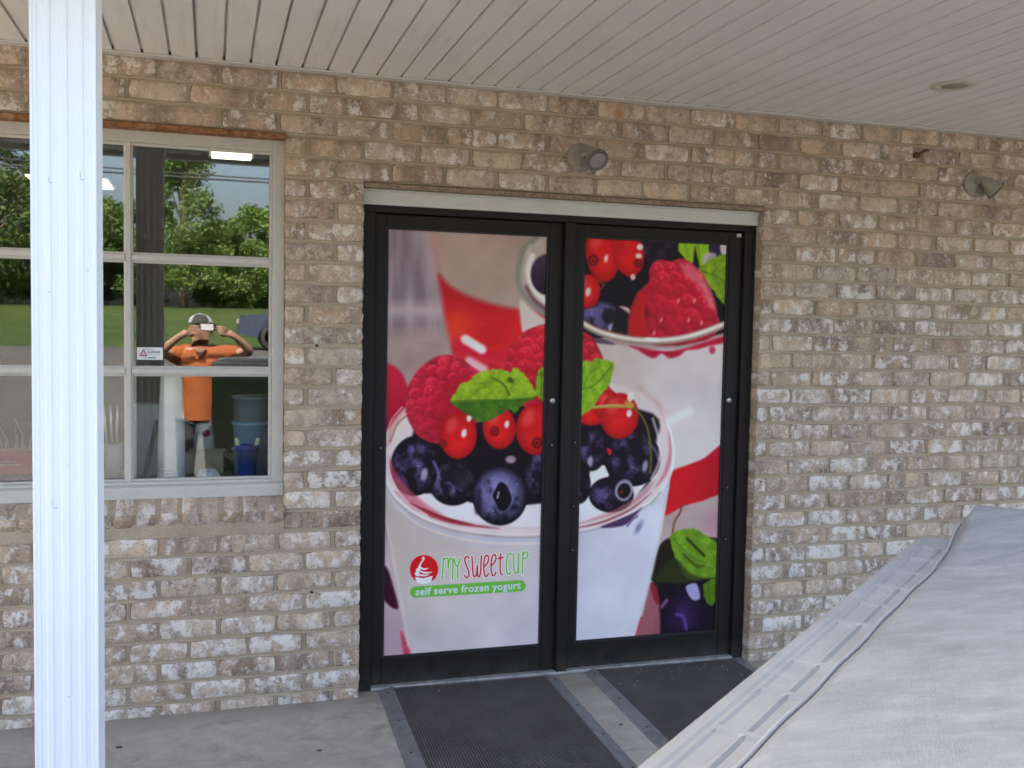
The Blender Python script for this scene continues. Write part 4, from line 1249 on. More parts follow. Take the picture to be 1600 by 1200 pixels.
    pr.poly([(1016, 905), (1024, 870), (1034, 848), (1052, 838), (1076, 832), (1100, 838), (1135, 850), (1135, 910), (1100, 926), (1060, 922)], (30, 24, 14), 3)
    leaf(pr, [(1048, 838), (1064, 828), (1086, 827), (1104, 838), (1122, 852), (1124, 890), (1120, 905), (1096, 910), (1072, 902), (1062, 884), (1052, 862)], [(1052, 842), (1078, 868), (1104, 880)], [[(1066, 852), (1086, 846), (1104, 862)], [(1060, 858), (1074, 884)], [(1084, 874), (1096, 902)], [(1078, 866), (1100, 850), (1116, 872)]], (118, 170, 36), (48, 84, 18), False, 1.6)
    pr.line([(1074, 842), (1090, 858), (1100, 868)], 5, (34, 52, 12), 2.5, 0.9); pr.line([(1068, 866), (1088, 884), (1100, 884)], 4, (48, 70, 14), 2.5, 0.8)
    pr.poly([(1024, 908), (1040, 880), (1058, 874), (1078, 896), (1104, 905), (1100, 922), (1050, 926)], (44, 54, 16), 5, 0.8)
    pr.poly([(1016, 912), (1060, 912), (1135, 910), (1135, 1010), (1026, 1010), (1024, 975), (1028, 945)], (24, 12, 28), 4, 1, True, lambda d, X, Y: lerp(C(20, 10, 26), C(48, 30, 84), np.clip(np.exp(-(((X - 1068) / 22) ** 2 + ((Y - 962) / 26) ** 2)) + 0.5 * (fbm(X / 9, Y / 9, 3) - 0.5), 0, 1)))
    pr.poly([(1072, 916), (1088, 912), (1094, 934), (1084, 938), (1076, 930)], (168, 166, 224), 2.5, 0.95)
    pr.line([(1058, 960), (1068, 964), (1072, 982)], 5, (104, 76, 168), 4, 0.8); pr.line([(1034, 948), (1042, 938)], 5, (150, 110, 160), 3, 0.7)
    leaf(pr, [(1100, 914), (1118, 905), (1124, 930), (1112, 946), (1102, 936)], [(1106, 910), (1110, 944)], [], (92, 140, 30), (60, 100, 20), False, 1.5)
    pr.poly([(1014, 915), (1028, 928), (1028, 1010), (985, 1010), (1004, 960)], (150, 88, 98), 4, 0.95)
    pr.poly([(1016, 912), (1026, 916), (1030, 944), (1022, 938)], (128, 22, 40), 3, 0.8)
    # ---------------- the big cup
    pr.ell(601, 620, 37, 52, None, 0, 5, 1, lambda u, v, q, X, Y: lerp(C(160, 14, 46), C(196, 28, 66), np.clip(0.6 - v, 0, 1)))
    back = [(602, 760), (603, 700), (612, 664), (640, 634), (690, 612), (760, 598), (850, 592), (930, 596), (985, 606), (1022, 632), (1044, 668), (1051, 705), (1047, 735), (1024, 772), (985, 800), (930, 820), (860, 831), (780, 832), (710, 821), (655, 798), (620, 772)]
    pr.poly(back, (216, 210, 214), 2.5, 0.95)
    pr.poly([(700, 640), (1000, 640), (1024, 700), (1016, 752), (960, 790), (860, 800), (740, 790), (660, 770), (640, 700)], (20, 10, 22), 5)
    pr.poly([(640, 775), (690, 772), (760, 790), (850, 786), (905, 770), (925, 735), (945, 728), (952, 752), (1000, 752), (1012, 752), (970, 796), (900, 818), (810, 823), (720, 812), (660, 792)], (228, 228, 238), 3)
    pr.poly([(915, 738), (945, 728), (950, 748), (925, 768), (912, 762)], (236, 230, 236), 2.5)
    # berries in the cup
    blueberry(pr, 708, 756, 37, 34, 0.34, 5, None, None, 0, 2.5, (104, 98, 146))
    pr.ell(722, 750, 16, 16, (30, 26, 34), 0, 7, 0.8)
    blueberry(pr, 842, 742, 24, 40, 0.18, 8)
    pr.ell(798, 718, 8, 6, (196, 176, 200), 0, 3, 0.8)
    blueberry(pr, 648, 728, 38, 47, 0.22, 2, None, (663, 741, 5, 10), 0.1)
    pr.line([(678, 722), (684, 736), (685, 746)], 4, (120, 120, 186), 3, 0.8)
    blueberry(pr, 781, 775, 43, 46, 0.78, 1, (785, 776, 14, 21), None, 0, 1.4, (112, 112, 170))
    pr.poly([(745, 770), (752, 766), (752, 800), (742, 800)], (34, 22, 44), 6, 0.8)
    blueberry(pr, 925, 702, 22, 34, 0.55, 4, None, (922, 722, 4, 9), 0, 1.5, (96, 84, 140))
    pr.ell(912, 686, 10, 12, (20, 12, 24), 0, 3, 0.9)
    blueberry(pr, 905, 757, 18, 30, 0.5, 6, None, None, 0, 2, (84, 78, 130))
    pr.ell(914, 735, 8, 12, (18, 10, 22), 0, 3, 0.9)
    blueberry(pr, 988, 716, 44, 44, 0.16, 7, None, (1008, 728, 4, 9))
    pr.ell(1022, 722, 8, 16, (18, 10, 24), 0, 2.5, 0.9); pr.line([(1014, 692), (1024, 704), (1029, 718)], 4, (120, 120, 170), 3, 0.7)
    pr.poly([(948, 700), (956, 704), (952, 712)], (196, 30, 40), 1.5)
    blueberry(pr, 955, 773, 35, 28, 0.24, 9)
    pr.ell(975, 766, 14, 17, (176, 178, 206), 0.3, 2, 0.8); pr.ell(975, 767, 10, 12, (22, 12, 20), 0.3, 2, 1)
    pr.ell(971, 769, 2, 3, (150, 20, 30), 0, 1.5, 0.9)
    # raspberries
    raspberry(pr, [(790, 600), (790, 570), (796, 545), (812, 524), (832, 512), (862, 506), (895, 512), (922, 524), (936, 545), (946, 572), (950, 600), (960, 620), (930, 640), (860, 650), (810, 630)], (208, 28, 52), 31, 11, (0.1, -0.9))
    raspberry(pr, [(633, 640), (635, 612), (646, 588), (662, 570), (684, 557), (706, 555), (724, 562), (740, 576), (752, 592), (752, 640), (726, 690), (690, 694), (660, 686), (644, 668)], (206, 30, 64), 12, 10.5, (-0.5, -0.8))
    pr.poly([(690, 600), (740, 590), (752, 620), (735, 680), (694, 692), (682, 650)], (170, 14, 36), 16, 0.55)
    # currants
    currant(pr, 716, 681, 29, 36, [(725, 677, 4, 7), (733, 653, 4, 6)], 0.05, (692, 694, 6))
    currant(pr, 780, 668, 26, 34, [(792, 663, 3.5, 6)], -0.08, (773, 674, 7))
    currant(pr, 836, 671, 30, 40, [], 0, (839, 692, 8))
    pr.poly([(715, 640), (738, 648), (748, 700), (738, 712), (745, 690)], (20, 8, 16), 6, 0.0)
    currant(pr, 924, 648, 26, 17, [], 0)
    currant(pr, 950, 634, 22, 24, [], 0)
    currant(pr, 968, 650, 30, 36, [(983, 646, 4, 6), (985, 620, 5, 8)], 0.05)
    # mint of the big cup
    leaf(pr, [(704, 627), (713, 612), (720, 600), (734, 595), (742, 586), (760, 579), (782, 577), (798, 582), (803, 574), (818, 584), (828, 598), (838, 619), (818, 630), (804, 646), (796, 640), (770, 654), (750, 660), (738, 652), (722, 642)], [(704, 627), (760, 625), (800, 626), (838, 620)], [[(730, 626), (748, 608), (766, 604)], [(756, 625), (776, 606), (792, 603)], [(788, 625), (800, 604), (806, 590)], [(770, 626), (756, 642)], [(796, 626), (790, 640)], [(740, 600), (770, 596)]], (158, 204, 40), (50, 94, 22), True)
    pr.line([(768, 590), (786, 600), (796, 618)], 3, (48, 84, 20), 2, 0.75)
    pr.ell(798, 594, 5, 4, (34, 60, 14), 0.6, 3, 0.8)
    leaf(pr, [(838, 612), (840, 584), (848, 574), (860, 580), (880, 600), (880, 640), (852, 630)], [(846, 580), (846, 628)], [], (132, 184, 34), (70, 120, 24), False)
    leaf(pr, [(895, 575), (914, 564), (924, 566), (930, 560), (946, 563), (959, 568), (956, 586), (950, 604), (938, 618), (928, 634), (916, 644), (895, 650)], [(895, 606), (925, 604), (956, 572)], [[(912, 604), (920, 586), (938, 572)], [(920, 604), (934, 612)], [(905, 605), (912, 630)], [(930, 600), (944, 590)], [(908, 590), (914, 572)]], (150, 206, 40), (76, 130, 24), False)
    # stalk
    pr.line([(926, 637), (950, 635), (976, 635), (988, 636)], 4.5, (160, 158, 74), 1.5)
    pr.line([(926, 635), (950, 633), (976, 633)], 1.6, (206, 206, 140), 1.2, 0.8)
    pr.ell(984, 632, 9, 5, (196, 170, 70), 0.5, 3, 0.85)
    pr.line([(990, 637), (1004, 652), (1013, 675), (1017, 705), (1016, 738)], 3.4, (98, 94, 34), 1.4)
    # glass wall of the cup in front
    body = [(596, 735), (612, 770), (640, 796), (690, 822), (760, 838), (850, 838), (940, 822), (1000, 792), (1040, 748), (1050, 715), (1046, 760), (1034, 830), (1018, 900), (1000, 970), (990, 1020), (985, 1060), (646, 1060), (634, 1010), (620, 930), (608, 850), (598, 800)]
    def bodycol(d, X, Y):
        a = lerp(C(196, 188, 186), C(204, 205, 224), np.clip((Y - 860) / 160 * 0.4 + (X - 640) / 230 * 0.55, 0, 1))
        a = lerp(a, np.broadcast_to(C(206, 212, 230), a.shape), np.clip((X - 860) / 60, 0, 1))
        a = lerp(a, np.broadcast_to(C(214, 222, 244), a.shape), np.clip((X - 980) / 50, 0, 1) * 0.6)
        return a * (0.985 + 0.03 * fbm(X / 30, Y / 40, 3))[..., None]
    pr.poly(body, None, 2.0, 1, False, bodycol)
    front = [(598, 742), (618, 776), (654, 804), (708, 824), (780, 834), (860, 833), (930, 822), (986, 801), (1024, 774), (1046, 738)]
    off = lambda P, d: [(a, b + d) for a, b in P]
    pr.line(off(front, -4), 8, (226, 216, 222), 3, 0.85)
    pr.line(off(front, -8)[1:5], 6, (160, 34, 56), 3, 0.85, True, True)
    pr.line([(606, 712), (616, 745), (636, 772), (664, 794), (700, 812)], 16, (196, 84, 110), 6, 0.7, True, True)
    pr.line([(604, 700), (609, 740), (630, 778), (668, 806)], 3, (238, 226, 232), 2, 0.8)
    pr.line([(640, 786), (690, 808), (740, 820)], 4, (130, 14, 36), 2, 0.9, True, True)
    pr.line(off(front, 1), 3.5, (240, 238, 244), 2, 0.8)
    pr.line(off(front, 5), 2.4, (150, 136, 150), 2, 0.45)
    pr.line(off(front, 10)[0:6], 4, (188, 196, 224), 3, 0.75); pr.line(off(front, 15)[1:6], 3, (228, 224, 228), 3, 0.7); pr.line(off(front, 22)[0:5], 4, (186, 192, 216), 4, 0.55)
    pr.line([(895, 826), (940, 816), (985, 796), (1018, 770)], 3.4, (136, 40, 60), 2.2, 0.8, True, True)
    pr.line([(905, 818), (960, 800), (1000, 776), (1024, 750)], 7, (190, 110, 126), 3, 0.6, True, True)
    pr.line([(1024, 762), (1040, 738), (1048, 706), (1044, 668)], 7, (196, 110, 130), 3.5, 0.7, True, True)
    pr.line([(1034, 640), (1048, 676), (1052, 706), (1048, 740), (1034, 766)], 4, (240, 242, 250), 2, 0.9)
    pr.line([(1010, 616), (1030, 636), (1040, 662)], 9, (204, 170, 178), 4, 0.7, True, True)
    pr.line([(966, 604), (1000, 612), (1024, 632), (1038, 660), (1042, 690)], 3, (214, 200, 206), 2, 0.8)
    pr.line([(1020, 654), (1030, 690), (1030, 720), (1018, 748)], 4, (228, 224, 232), 3, 0.7)
    pr.line([(606, 694), (614, 664), (632, 640)], 6, (212, 150, 160), 4, 0.8); pr.line([(610, 690), (620, 664), (634, 650)], 2.5, (130, 104, 60), 1.5, 0.8); pr.line([(603, 690), (610, 660), (628, 636)], 2, (236, 226, 230), 1.5, 0.8)
    # refracted berries below the rim
    pr.poly([(938, 824), (965, 812), (992, 800), (1004, 792), (990, 808), (972, 822)], (56, 34, 74), 2, 0.9)
    pr.line([(980, 822), (988, 812), (996, 806)], 3, (74, 70, 110), 2, 0.8); pr.ell(998, 824, 4, 10, (96, 104, 150), 0.5, 5, 0.75)
    pr.line([(1018, 788), (1024, 780)], 5, (150, 200, 140), 4, 0.5)
    pr.line([(1046, 740), (1036, 810), (1020, 890), (1002, 960), (992, 1000)], 4, (186, 196, 190), 3, 0.5)
    pr.line([(1002, 965), (992, 1000)], 3, (176, 24, 54), 2, 0.75)
    # left of the cup: dark berry, pink cloth, red drop
    left = [(590, 780), (602, 830), (612, 880), (622, 930), (632, 985), (640, 1040), (590, 1040)]
    pr.poly(left, None, 3, 1, False, lambda d, X, Y: lerp(C(196, 180, 190), C(184, 160, 176), np.clip((Y - 900) / 100, 0, 1)))
    pr.poly([(598, 886), (606, 890), (614, 915), (622, 945), (620, 952), (608, 946), (598, 930)], (58, 18, 40), 3)
    pr.poly([(626, 985), (634, 1000), (642, 1024), (632, 1028), (628, 1005)], (204, 50, 84), 3, 0.85)
    pr.line([(601, 800), (616, 880), (630, 960), (638, 1010)], 3, (220, 212, 220), 2.5, 0.6)
    # ---------------- the photograph's own softness
    kern = np.exp(-0.5 * (np.arange(-5, 6) / 2.2) ** 2); kern /= kern.sum()
    for ax in (0, 1):
        pad = np.pad(pr.I, [(5, 5) if a_ == ax else (0, 0) for a_ in range(3)], mode='edge')
        pr.I = sum(kk * np.take(pad, range(i_, i_ + pr.I.shape[ax]), axis=ax) for i_, kk in enumerate(kern))
    pr.I *= (0.93 + 0.14 * fbm(X / 55 + 9, Y / 55, 3))[..., None] 
    sat = np.clip((pr.I.max(-1) - pr.I.min(-1) - 0.18) * 4, 0, 1)
    pr.I *= (1 + sat * 0.07 * (fbm(X / 5.0, Y / 5.0, 3) - 0.5))[..., None]
    # ---------------- logo
    z = lambda P: [(620 + a / 7.27, 840 + b / 7.27) for a, b in P]
    pr.ell(662.6, 889.5, 22.2, 22.2, (205, 24, 36), 0, 0.7)
    ln = lambda P, wd, col, op=1.0, sm=True, tp=False: pr.line(z(P), wd / 7.27, col, 0.6, op, sm, tp)
    Wt = (240, 240, 246)
    pr.poly(z([(208, 446), (300, 462), (406, 434), (398, 480), (384, 506), (340, 522), (290, 527), (238, 516), (218, 488)]), Wt, 0.6, 1, False)
    ln([(288, 238), (300, 224), (310, 236), (296, 262), (272, 292), (264, 322)], 15, Wt)
    pr.poly(z([(262, 306), (272, 330), (290, 346), (270, 358), (262, 380), (256, 410), (270, 432), (240, 440), (210, 428), (206, 400), (222, 384), (218, 362), (240, 342), (248, 318)]), Wt, 0.6)
    ln([(255, 330), (285, 352), (320, 358), (362, 346)], 19, Wt, 1, True, True); ln([(240, 366), (290, 392), (340, 400), (405, 392)], 21, Wt, 1, True, True); ln([(226, 402), (270, 426), (320, 430), (372, 416)], 18, Wt, 1, True, True)
    green, crim = (110, 190, 74), (190, 26, 58)
    letters = [([(514, 474), (522, 360), (532, 236)], green), ([(528, 268), (548, 238), (572, 236), (582, 262), (583, 352)], green), ([(583, 352), (594, 268), (612, 238), (632, 244), (638, 280), (632, 470)], green),
               ([(655, 234), (664, 300), (684, 322), (706, 290), (720, 236)], green), ([(692, 318), (690, 460)], green),
               ([(820, 232), (800, 216), (776, 228), (772, 262), (790, 316), (814, 376), (818, 428), (796, 456), (768, 432)], crim),
               ([(854, 214), (860, 320), (868, 420), (888, 444), (906, 410), (914, 320)], crim), ([(914, 320), (918, 420), (936, 446), (950, 400), (956, 310), (962, 208)], crim),
               ([(992, 326), (1024, 296), (1042, 250), (1034, 206), (1008, 210), (992, 262), (988, 350), (998, 424), (1020, 440), (1042, 404)], crim),
               ([(1072, 318), (1106, 288), (1126, 242), (1118, 196), (1092, 202), (1076, 254), (1070, 342), (1082, 416), (1104, 430), (1126, 394)], crim),
               ([(1180, 184), (1174, 300), (1178, 396), (1200, 424)], crim), ([(1150, 238), (1206, 226)], crim),
               ([(1300, 196), (1280, 178), (1256, 212), (1244, 300), (1248, 384), (1272, 416), (1298, 394)], green),
               ([(1324, 178), (1326, 300), (1340, 390), (1362, 400), (1378, 350), (1384, 176)], green), ([(1384, 176), (1381, 404)], green),
               ([(1432, 168), (1424, 410)], green), ([(1432, 200), (1456, 166), (1486, 172), (1486, 212), (1462, 234), (1434, 240)], green)]
    for P, col in letters: ln(P, 34, (236, 240, 238), 0.95)
    for P, col in letters: ln(P, 18, col)
    pr.line(z([(214, 619), (1400, 547)]), 128 / 7.27, (104, 188, 72), 0.7, 1, False)
    # print grain
    pr.I *= (0.985 + 0.03 * vnoise(X * 1.7, Y * 1.7))[..., None]

PRINT_GAIN = 1.05
def print_material(name, x0, x1, z0, z1, y, W):
    pr = Print(x0, x1, z0, z1, y, W)
    paint_print(pr)
    lin = np.clip(s2l(pr.I) * PRINT_GAIN * np.array((1.12, 0.965, 0.85)), 0, 0.85)
    img = bpy.data.images.new(name, pr.W, pr.H, float_buffer=True)
    img.colorspace_settings.name = 'Linear Rec.709'
    buf = np.ones((pr.H, pr.W, 4), np.float32); buf[..., :3] = lin
    img.pixels.foreach_set(buf.ravel()); img.update(); img.pack()
    t = NT(name)
    tx = t.n("ShaderNodeTexImage"); tx.image = img; tx.extension = 'EXTEND'
    uv = t.n("ShaderNodeUVMap"); t.l(uv.outputs[0], tx.inputs[0])
    n1 = t.noise(t.pos(), 7, 3, 0.5)
    return t.bsdf(tx.outputs[0], 0.5, 0, 0.16, bump=n1, bstr=0.04, bdist=0.002)

def door_leaf(lab, x0, x1, px0, px1, pz0, pz1, lockx, pname):
    d = thing("glass_door", lab, "door", "sliding shop doors", ((x0 + x1) / 2, YL, 0))
    ox = (x0 + x1) / 2
    z0, z1 = 0.016, 1.9625
    gy0, gy1 = 0.0, 0.044
    def part(nm, a, b, c, e, mat='bronze', y0=gy0, y1=gy1, bev=0.002):
        mb = MB(); mb.box(a - ox, b - ox, y0, y1, c, e, bev); return mb.build(nm, M[mat], d)
    part("stile", x0 + 0.002, px0 - 0.010, z0, z1); part("stile", px1 + 0.010, x1 - 0.002, z0, z1)
    part("rail", px0 - 0.010, px1 + 0.010, pz1 + 0.010, z1, 'bronze', 0.001); part("rail", px0 - 0.010, px1 + 0.010, z0, pz0 - 0.010, 'bronze', 0.001)
    for (a, b, c, e) in ((px0 - 0.010, px0, pz0, pz1), (px1, px1 + 0.010, pz0, pz1), (px0 - 0.010, px1 + 0.010, pz1, pz1 + 0.010), (px0 - 0.010, px1 + 0.010, pz0 - 0.010, pz0)):
        mb = MB(); mb.box(a - ox, b - ox, 0.006, 0.030, c, e); mb.build("glazing_bead", M['gasket'], d)
    me = bpy.data.meshes.new("printed_film")
    a, b = px0 - ox, px1 - ox
    yy = 0.0135
    vs = [(a, yy, pz0), (b, yy, pz0), (b, yy, pz1), (a, yy, pz1), (a, yy + 0.006, pz0), (b, yy + 0.006, pz0), (b, yy + 0.006, pz1), (a, yy + 0.006, pz1)]
    me.from_pydata(vs, [], [(0, 1, 2, 3), (7, 6, 5, 4), (0, 4, 5, 1), (1, 5, 6, 2), (2, 6, 7, 3), (3, 7, 4, 0)])
    uvl = me.uv_layers.new(name="UVMap")
    for p in me.polygons:
        for li in p.loop_indices:
            v = vs[me.loops[li].vertex_index]; uvl.data[li].uv = ((v[0] - a) / (b - a), (v[2] - pz0) / (pz1 - pz0))
    me.materials.append(print_material(pname, px0, px1, pz0, pz1, YL + yy, 620))
    film = link("printed_film", me, d)
    mb = MB(); Mx = Matrix.Translation((lockx - ox, 0, 1.2)) @ Matrix.Rotation(math.radians(90), 4, 'X')
    mb.lathe([(0.0125, -0.002), (0.0125, 0.005), (0.0105, 0.008), (0.0, 0.008)], Mx, 20); lk = mb.build("lock_cylinder", M['steel'], d)
    mb = MB(); mb.box(lockx - ox - 0.0015, lockx - ox + 0.0015, -0.0088, -0.0078, 1.196, 1.205); mb.build("keyhole", M['dark'], lk)
    return d, film, ox
PLX0, PLX1, PRX0, PRX1 = 0.690, 1.372, 1.5475, 2.2345
dL, filmL, oxL = door_leaf("left sliding door printed with berries, yogurt cup and the green shop logo", 0.632, 1.4435, PLX0, PLX1, 0.1325, 1.9025, 1.409, "berry_print_left")
dR, filmR, oxR = door_leaf("right sliding door printed with raspberries in a second glass and no logo", 1.491, 2.310, PRX0, PRX1, 0.133, 1.9045, 2.264, "berry_print_right")
M['lettering'] = simple("white_lettering", (0.66, 0.72, 0.68), 0.5, 0, 0.02, 10, 0.0)
def film_point(px_x, px_y, y):
    v = _f + _r * ((px_x - 800) / FPX) - _u * ((px_y - 600) / FPX)
    s = (y - CAM.y) / v.y
    return CAM.x + v.x * s, CAM.z + v.z * s
a = film_point(649.2, 930.3, YL + 0.0135); b = film_point(813.6, 919.3, YL + 0.0135)
tx = text_mesh("lettering", "self serve frozen yogurt", M['lettering'], filmL, b[0] - a[0], None, (a[0] - oxL, 0.0135 - 0.0004, a[1]), 0.028, 'LEFT', spacing=1.08)
tx.rotation_euler = (0, -math.atan2(b[1] - a[1], b[0] - a[0]), 0)
# small pull plates and screw heads on the dark metal
for (dd, ox, pts) in ((dL, oxL, ((0.664, 1.010), (1.409, 1.010))), (dR, oxR, ((1.515, 1.02), (1.515, 0.74), (1.515, 0.545), (2.268, 0.80), (2.268, 0.56)))):
    for (x, z) in pts:
        mb = MB(); mb.box(x - ox - 0.009, x - ox + 0.009, -0.003, 0.001, z - 0.011, z + 0.011, 0.001); p_ = mb.build("cover_plate", M['bronze'], dd)
        mb = MB(); mb.lathe([(0.004, 0.0), (0.003, 0.002), (0.0, 0.002)], Matrix.Translation((x - ox + 0.002, -0.003, z - 0.002)) @ Matrix.Rotation(math.radians(90), 4, 'X'), 8); mb.build("screw", M['alu'], p_)

# ------------------------------------------------------------------ mats
def floor_mat(lab, x0, x1, s, s2):
    t = thing("floor_mat", lab, "floor mat", "ribbed mats before the doors", (x0, 0.045, 0.0), (0, 0, math.radians(-1.6)))
    Wd, L = x1 - x0, 1.55
    mb = MB()
    n = int((Wd - s - s2) / 0.0105)
    prof = [(s - 0.004, 0.0)]
    for k in range(n):
        a = s + k * (Wd - s - s2) / n; p = (Wd - s - s2) / n
        prof += [(a, 0.0050), (a + p * 0.30, 0.0050), (a + p * 0.42, 0.0120), (a + p * 0.80, 0.0120), (a + p * 0.92, 0.0050)]
    prof += [(Wd - s2, 0.0085), (Wd - s2 + 0.004, 0.0)]
    vs = [(x, y, z) for y in (-L, 0.0) for (x, z) in prof]
    m = len(prof)
    mb.add(vs, [(i, i + 1, m + i + 1, m + i) for i in range(m - 1)])
    mb.build("rubber_mat", M['rubber'], t)
    rc = random.Random(int(x0 * 100)); cr = MB()
    for k in range(40 if x0 > 1.5 else 5):
        cx_, cy_ = rc.uniform(s + 0.02, Wd - s2 - 0.02), -abs(rc.gauss(0.02, 0.16)) - 0.012
        r_ = rc.uniform(0.0012, 0.0034)
        cr.lathe([(r_ * 0.6, 0.0), (r_, r_ * 0.5), (r_ * 0.5, r_), (0.0, r_ * 1.1)], Matrix.Translation((cx_, cy_, 0.0118)), 5, 0, False)
    co_ = cr.build("crumbs", M['crumb'], t); co_["kind"] = "stuff"
    for (a, b, c, e) in ((0.0, s, 0.0015, 0.0145), (Wd - s2, Wd, 0.0145, 0.0015)):
        mb = MB(); mb.prism([(a, 0.0), (b, 0.0), (b, e), (a + (b - a) * (0.85 if e > c else 0.15), 0.0150), (a, c)], 'y', -L - 0.01, 0.004)
        es = mb.build("edge_strip", M['alu'], t)
        for y in (-0.05, -0.34, -0.63, -0.92, -1.21, -1.50):
            mb = MB(); mb.lathe([(0.0045, 0.0), (0.0042, 0.0035), (0.0, 0.004)], Matrix.Translation((a + (b - a) * 0.55, y, 0.0085)), 8); mb.build("screw", M['screw'], es)
floor_mat("ribbed black floor mat in front of the left door", 0.660, 1.440, 0.064, 0.058)
floor_mat("ribbed black floor mat in front of the right door, partly behind the grey cover", 1.574, 2.352, 0.052, 0.056)

# ------------------------------------------------------------------ wall lamps, ceiling light, bracket
def wall_lamp(lab, x, z, axis, c0):
    t = thing("wall_lamp", lab, "wall lamp", "floodlights on the brick wall", (x, -0.001, z))
    R90 = Matrix.Rotation(math.radians(90), 4, 'X')
    mb = MB(); mb.lathe([(0.056, -0.004), (0.058, 0.0), (0.058, 0.007), (0.054, 0.012), (0.030, 0.015), (0.018, 0.017), (0.0, 0.017)], R90, 32); pl = mb.build("back_plate", M['lampshell'], t)
    mb = MB(); mb.lathe([(0.0045, 0.0), (0.0045, 0.002), (0.0, 0.002)], Matrix.Translation((0.004, -0.012, -0.038)) @ R90, 8); mb.build("screw", M['dark'], pl)
    ax = Vector(axis).normalized()
    c0 = Vector(c0)
    mb = MB(); mb.tube([(0.004, -0.012, 0.004), (c0.x * 0.5 + 0.003, -0.026, c0.z * 0.6), tuple(c0)], [0.012, 0.011, 0.011], 12)
    mb.lathe([(0.0, -0.014), (0.010, -0.010), (0.0145, 0.0), (0.010, 0.010), (0.0, 0.014)], Matrix.Translation(c0), 14); mb.build("swivel_arm", M['lampshell'], t)
    Q = Matrix.Translation(c0) @ ax.to_track_quat('Z', 'Y').to_matrix().to_4x4()
    mb = MB(); mb.lathe([(0.012, -0.006), (0.020, 0.0), (0.024, 0.014), (0.030, 0.034), (0.043, 0.060), (0.0475, 0.066), (0.0475, 0.082), (0.0445, 0.082), (0.0445, 0.070), (0.0, 0.066)], Q, 28); hd = mb.build("lamp_head", M['lampshell'], t)
    mb = MB()
    pr = [(0.0445, 0.074)] + [(0.0445 * math.cos(a), 0.074 + 0.012 * math.sin(a)) for a in [k * math.pi / 12 for k in range(1, 6)]] + [(0.0, 0.087)]
    mb.lathe(pr, Q, 28); mb.build("lens", M['lens'], hd)
    mb = MB(); mb.lathe([(0.0452, 0.0815), (0.0478, 0.0830), (0.0488, 0.0795), (0.0478, 0.074)], Q, 28); mb.build("rim", M['lamprim'], hd)
t = NT("frosted_lamp_lens")
_v = t.n("ShaderNodeTexWave", wave_type='RINGS'); t.l(t.obj(), _v.inputs[0]); _v.inputs["Scale"].default_value = 60
M['lens'] = t.bsdf((0.27, 0.255, 0.24), 0.15, 0, 0.6, bump=_v.outputs["Fac"], bstr=0.3, bdist=0.002)
wall_lamp("grey floodlight above the doors with its lens turned to the viewer", 1.481, 2.233, (0.12, -0.74, -0.62), (0.030, -0.038, 0.024))
wall_lamp("grey floodlight by the right edge with its cone turned sideways", 3.502, 2.245, (0.70, -0.30, -0.62), (0.020, -0.040, 0.016))
t = thing("recessed_light", "round recessed light in the white porch ceiling at upper right", "ceiling light", None, (2.758, -0.703, CZ))
M['ring'] = simple("aged_plastic_ring", (0.52, 0.46, 0.38), 0.5, 0, 0.1, 14, 0.1)
mb = MB(); mb.lathe([(0.046, 0.0), (0.048, -0.006), (0.070, -0.007), (0.088, -0.003), (0.089, 0.0)], None, 40); mb.build("trim_ring", M['ring'], t)
mb = MB(); mb.lathe([(0.047, -0.0045), (0.046, -0.001), (0.030, 0.009), (0.0, 0.011)], None, 32); mb.build("baffle", M['lampshell'], t)
mb = MB(); mb.lathe([(0.0, -0.002), (0.022, 0.000), (0.026, 0.006), (0.026, 0.010)], None, 24); mb.build("bulb", M['dark'], t)
t = thing("wall_bracket", "small rusty bracket stub on the brick wall left of the right lamp", "bracket", None, (3.160, -0.004, 2.358))
mb = MB(); mb.box(-0.012, 0.016, -0.016, 0.006, -0.014, 0.012, 0.003); mb.tube([(0.012, -0.014, 0.006), (0.028, -0.034, 0.02), (0.042, -0.046, 0.018)], 0.005, 8)
M['rustdark'] = simple("dark_rust", (0.075, 0.045, 0.03), 0.8)
mb.build("stub", M['rustdark'], t)

# ------------------------------------------------------------------ porch column
col_t = thing("porch_column", "white fluted square porch column in the left foreground", "column", None, (-0.310, -1.48, 0.0))
hw = 0.0665
side = [(-1.0, 0.0), (-0.93, 0.0), (-0.90, 0.03), (-0.80, 0.03), (-0.77, 0.07), (-0.62, 0.07), (-0.58, 0.03), (-0.42, 0.03), (-0.38, 0.085), (-0.14, 0.085), (-0.10, 0.03), (0.10, 0.03), (0.14, 0.085), (0.38, 0.085), (0.42, 0.03), (0.58, 0.03), (0.62, 0.085), (0.77, 0.085), (0.80, 0.03), (0.90, 0.03), (0.93, 0.0)]
prof = []
for k in range(4):
    a = k * math.pi / 2
    for (s_, d_) in side:
        x, y = s_ * hw, -(1 - d_ * 0.9) * hw
        prof.append((x * math.cos(a) - y * math.sin(a), x * math.sin(a) + y * math.cos(a)))
mb = MB(); mb.prism(prof, 'z', 0.13, CZ - 0.10); mb.build("shaft", M['column'], col_t)
mb = MB(); mb.box(-0.085, 0.085, -0.085, 0.085, 0.0, 0.10, 0.008); mb.box(-0.077, 0.077, -0.077, 0.077, 0.101, 0.131, 0.01); mb.build("base", M['column'], col_t)
mb = MB(); mb.box(-0.076, 0.076, -0.076, 0.076, CZ - 0.101, CZ - 0.07, 0.008); mb.box(-0.088, 0.088, -0.088, 0.088, CZ - 0.069, CZ - 0.004, 0.008); mb.build("capital", M['column'], col_t)
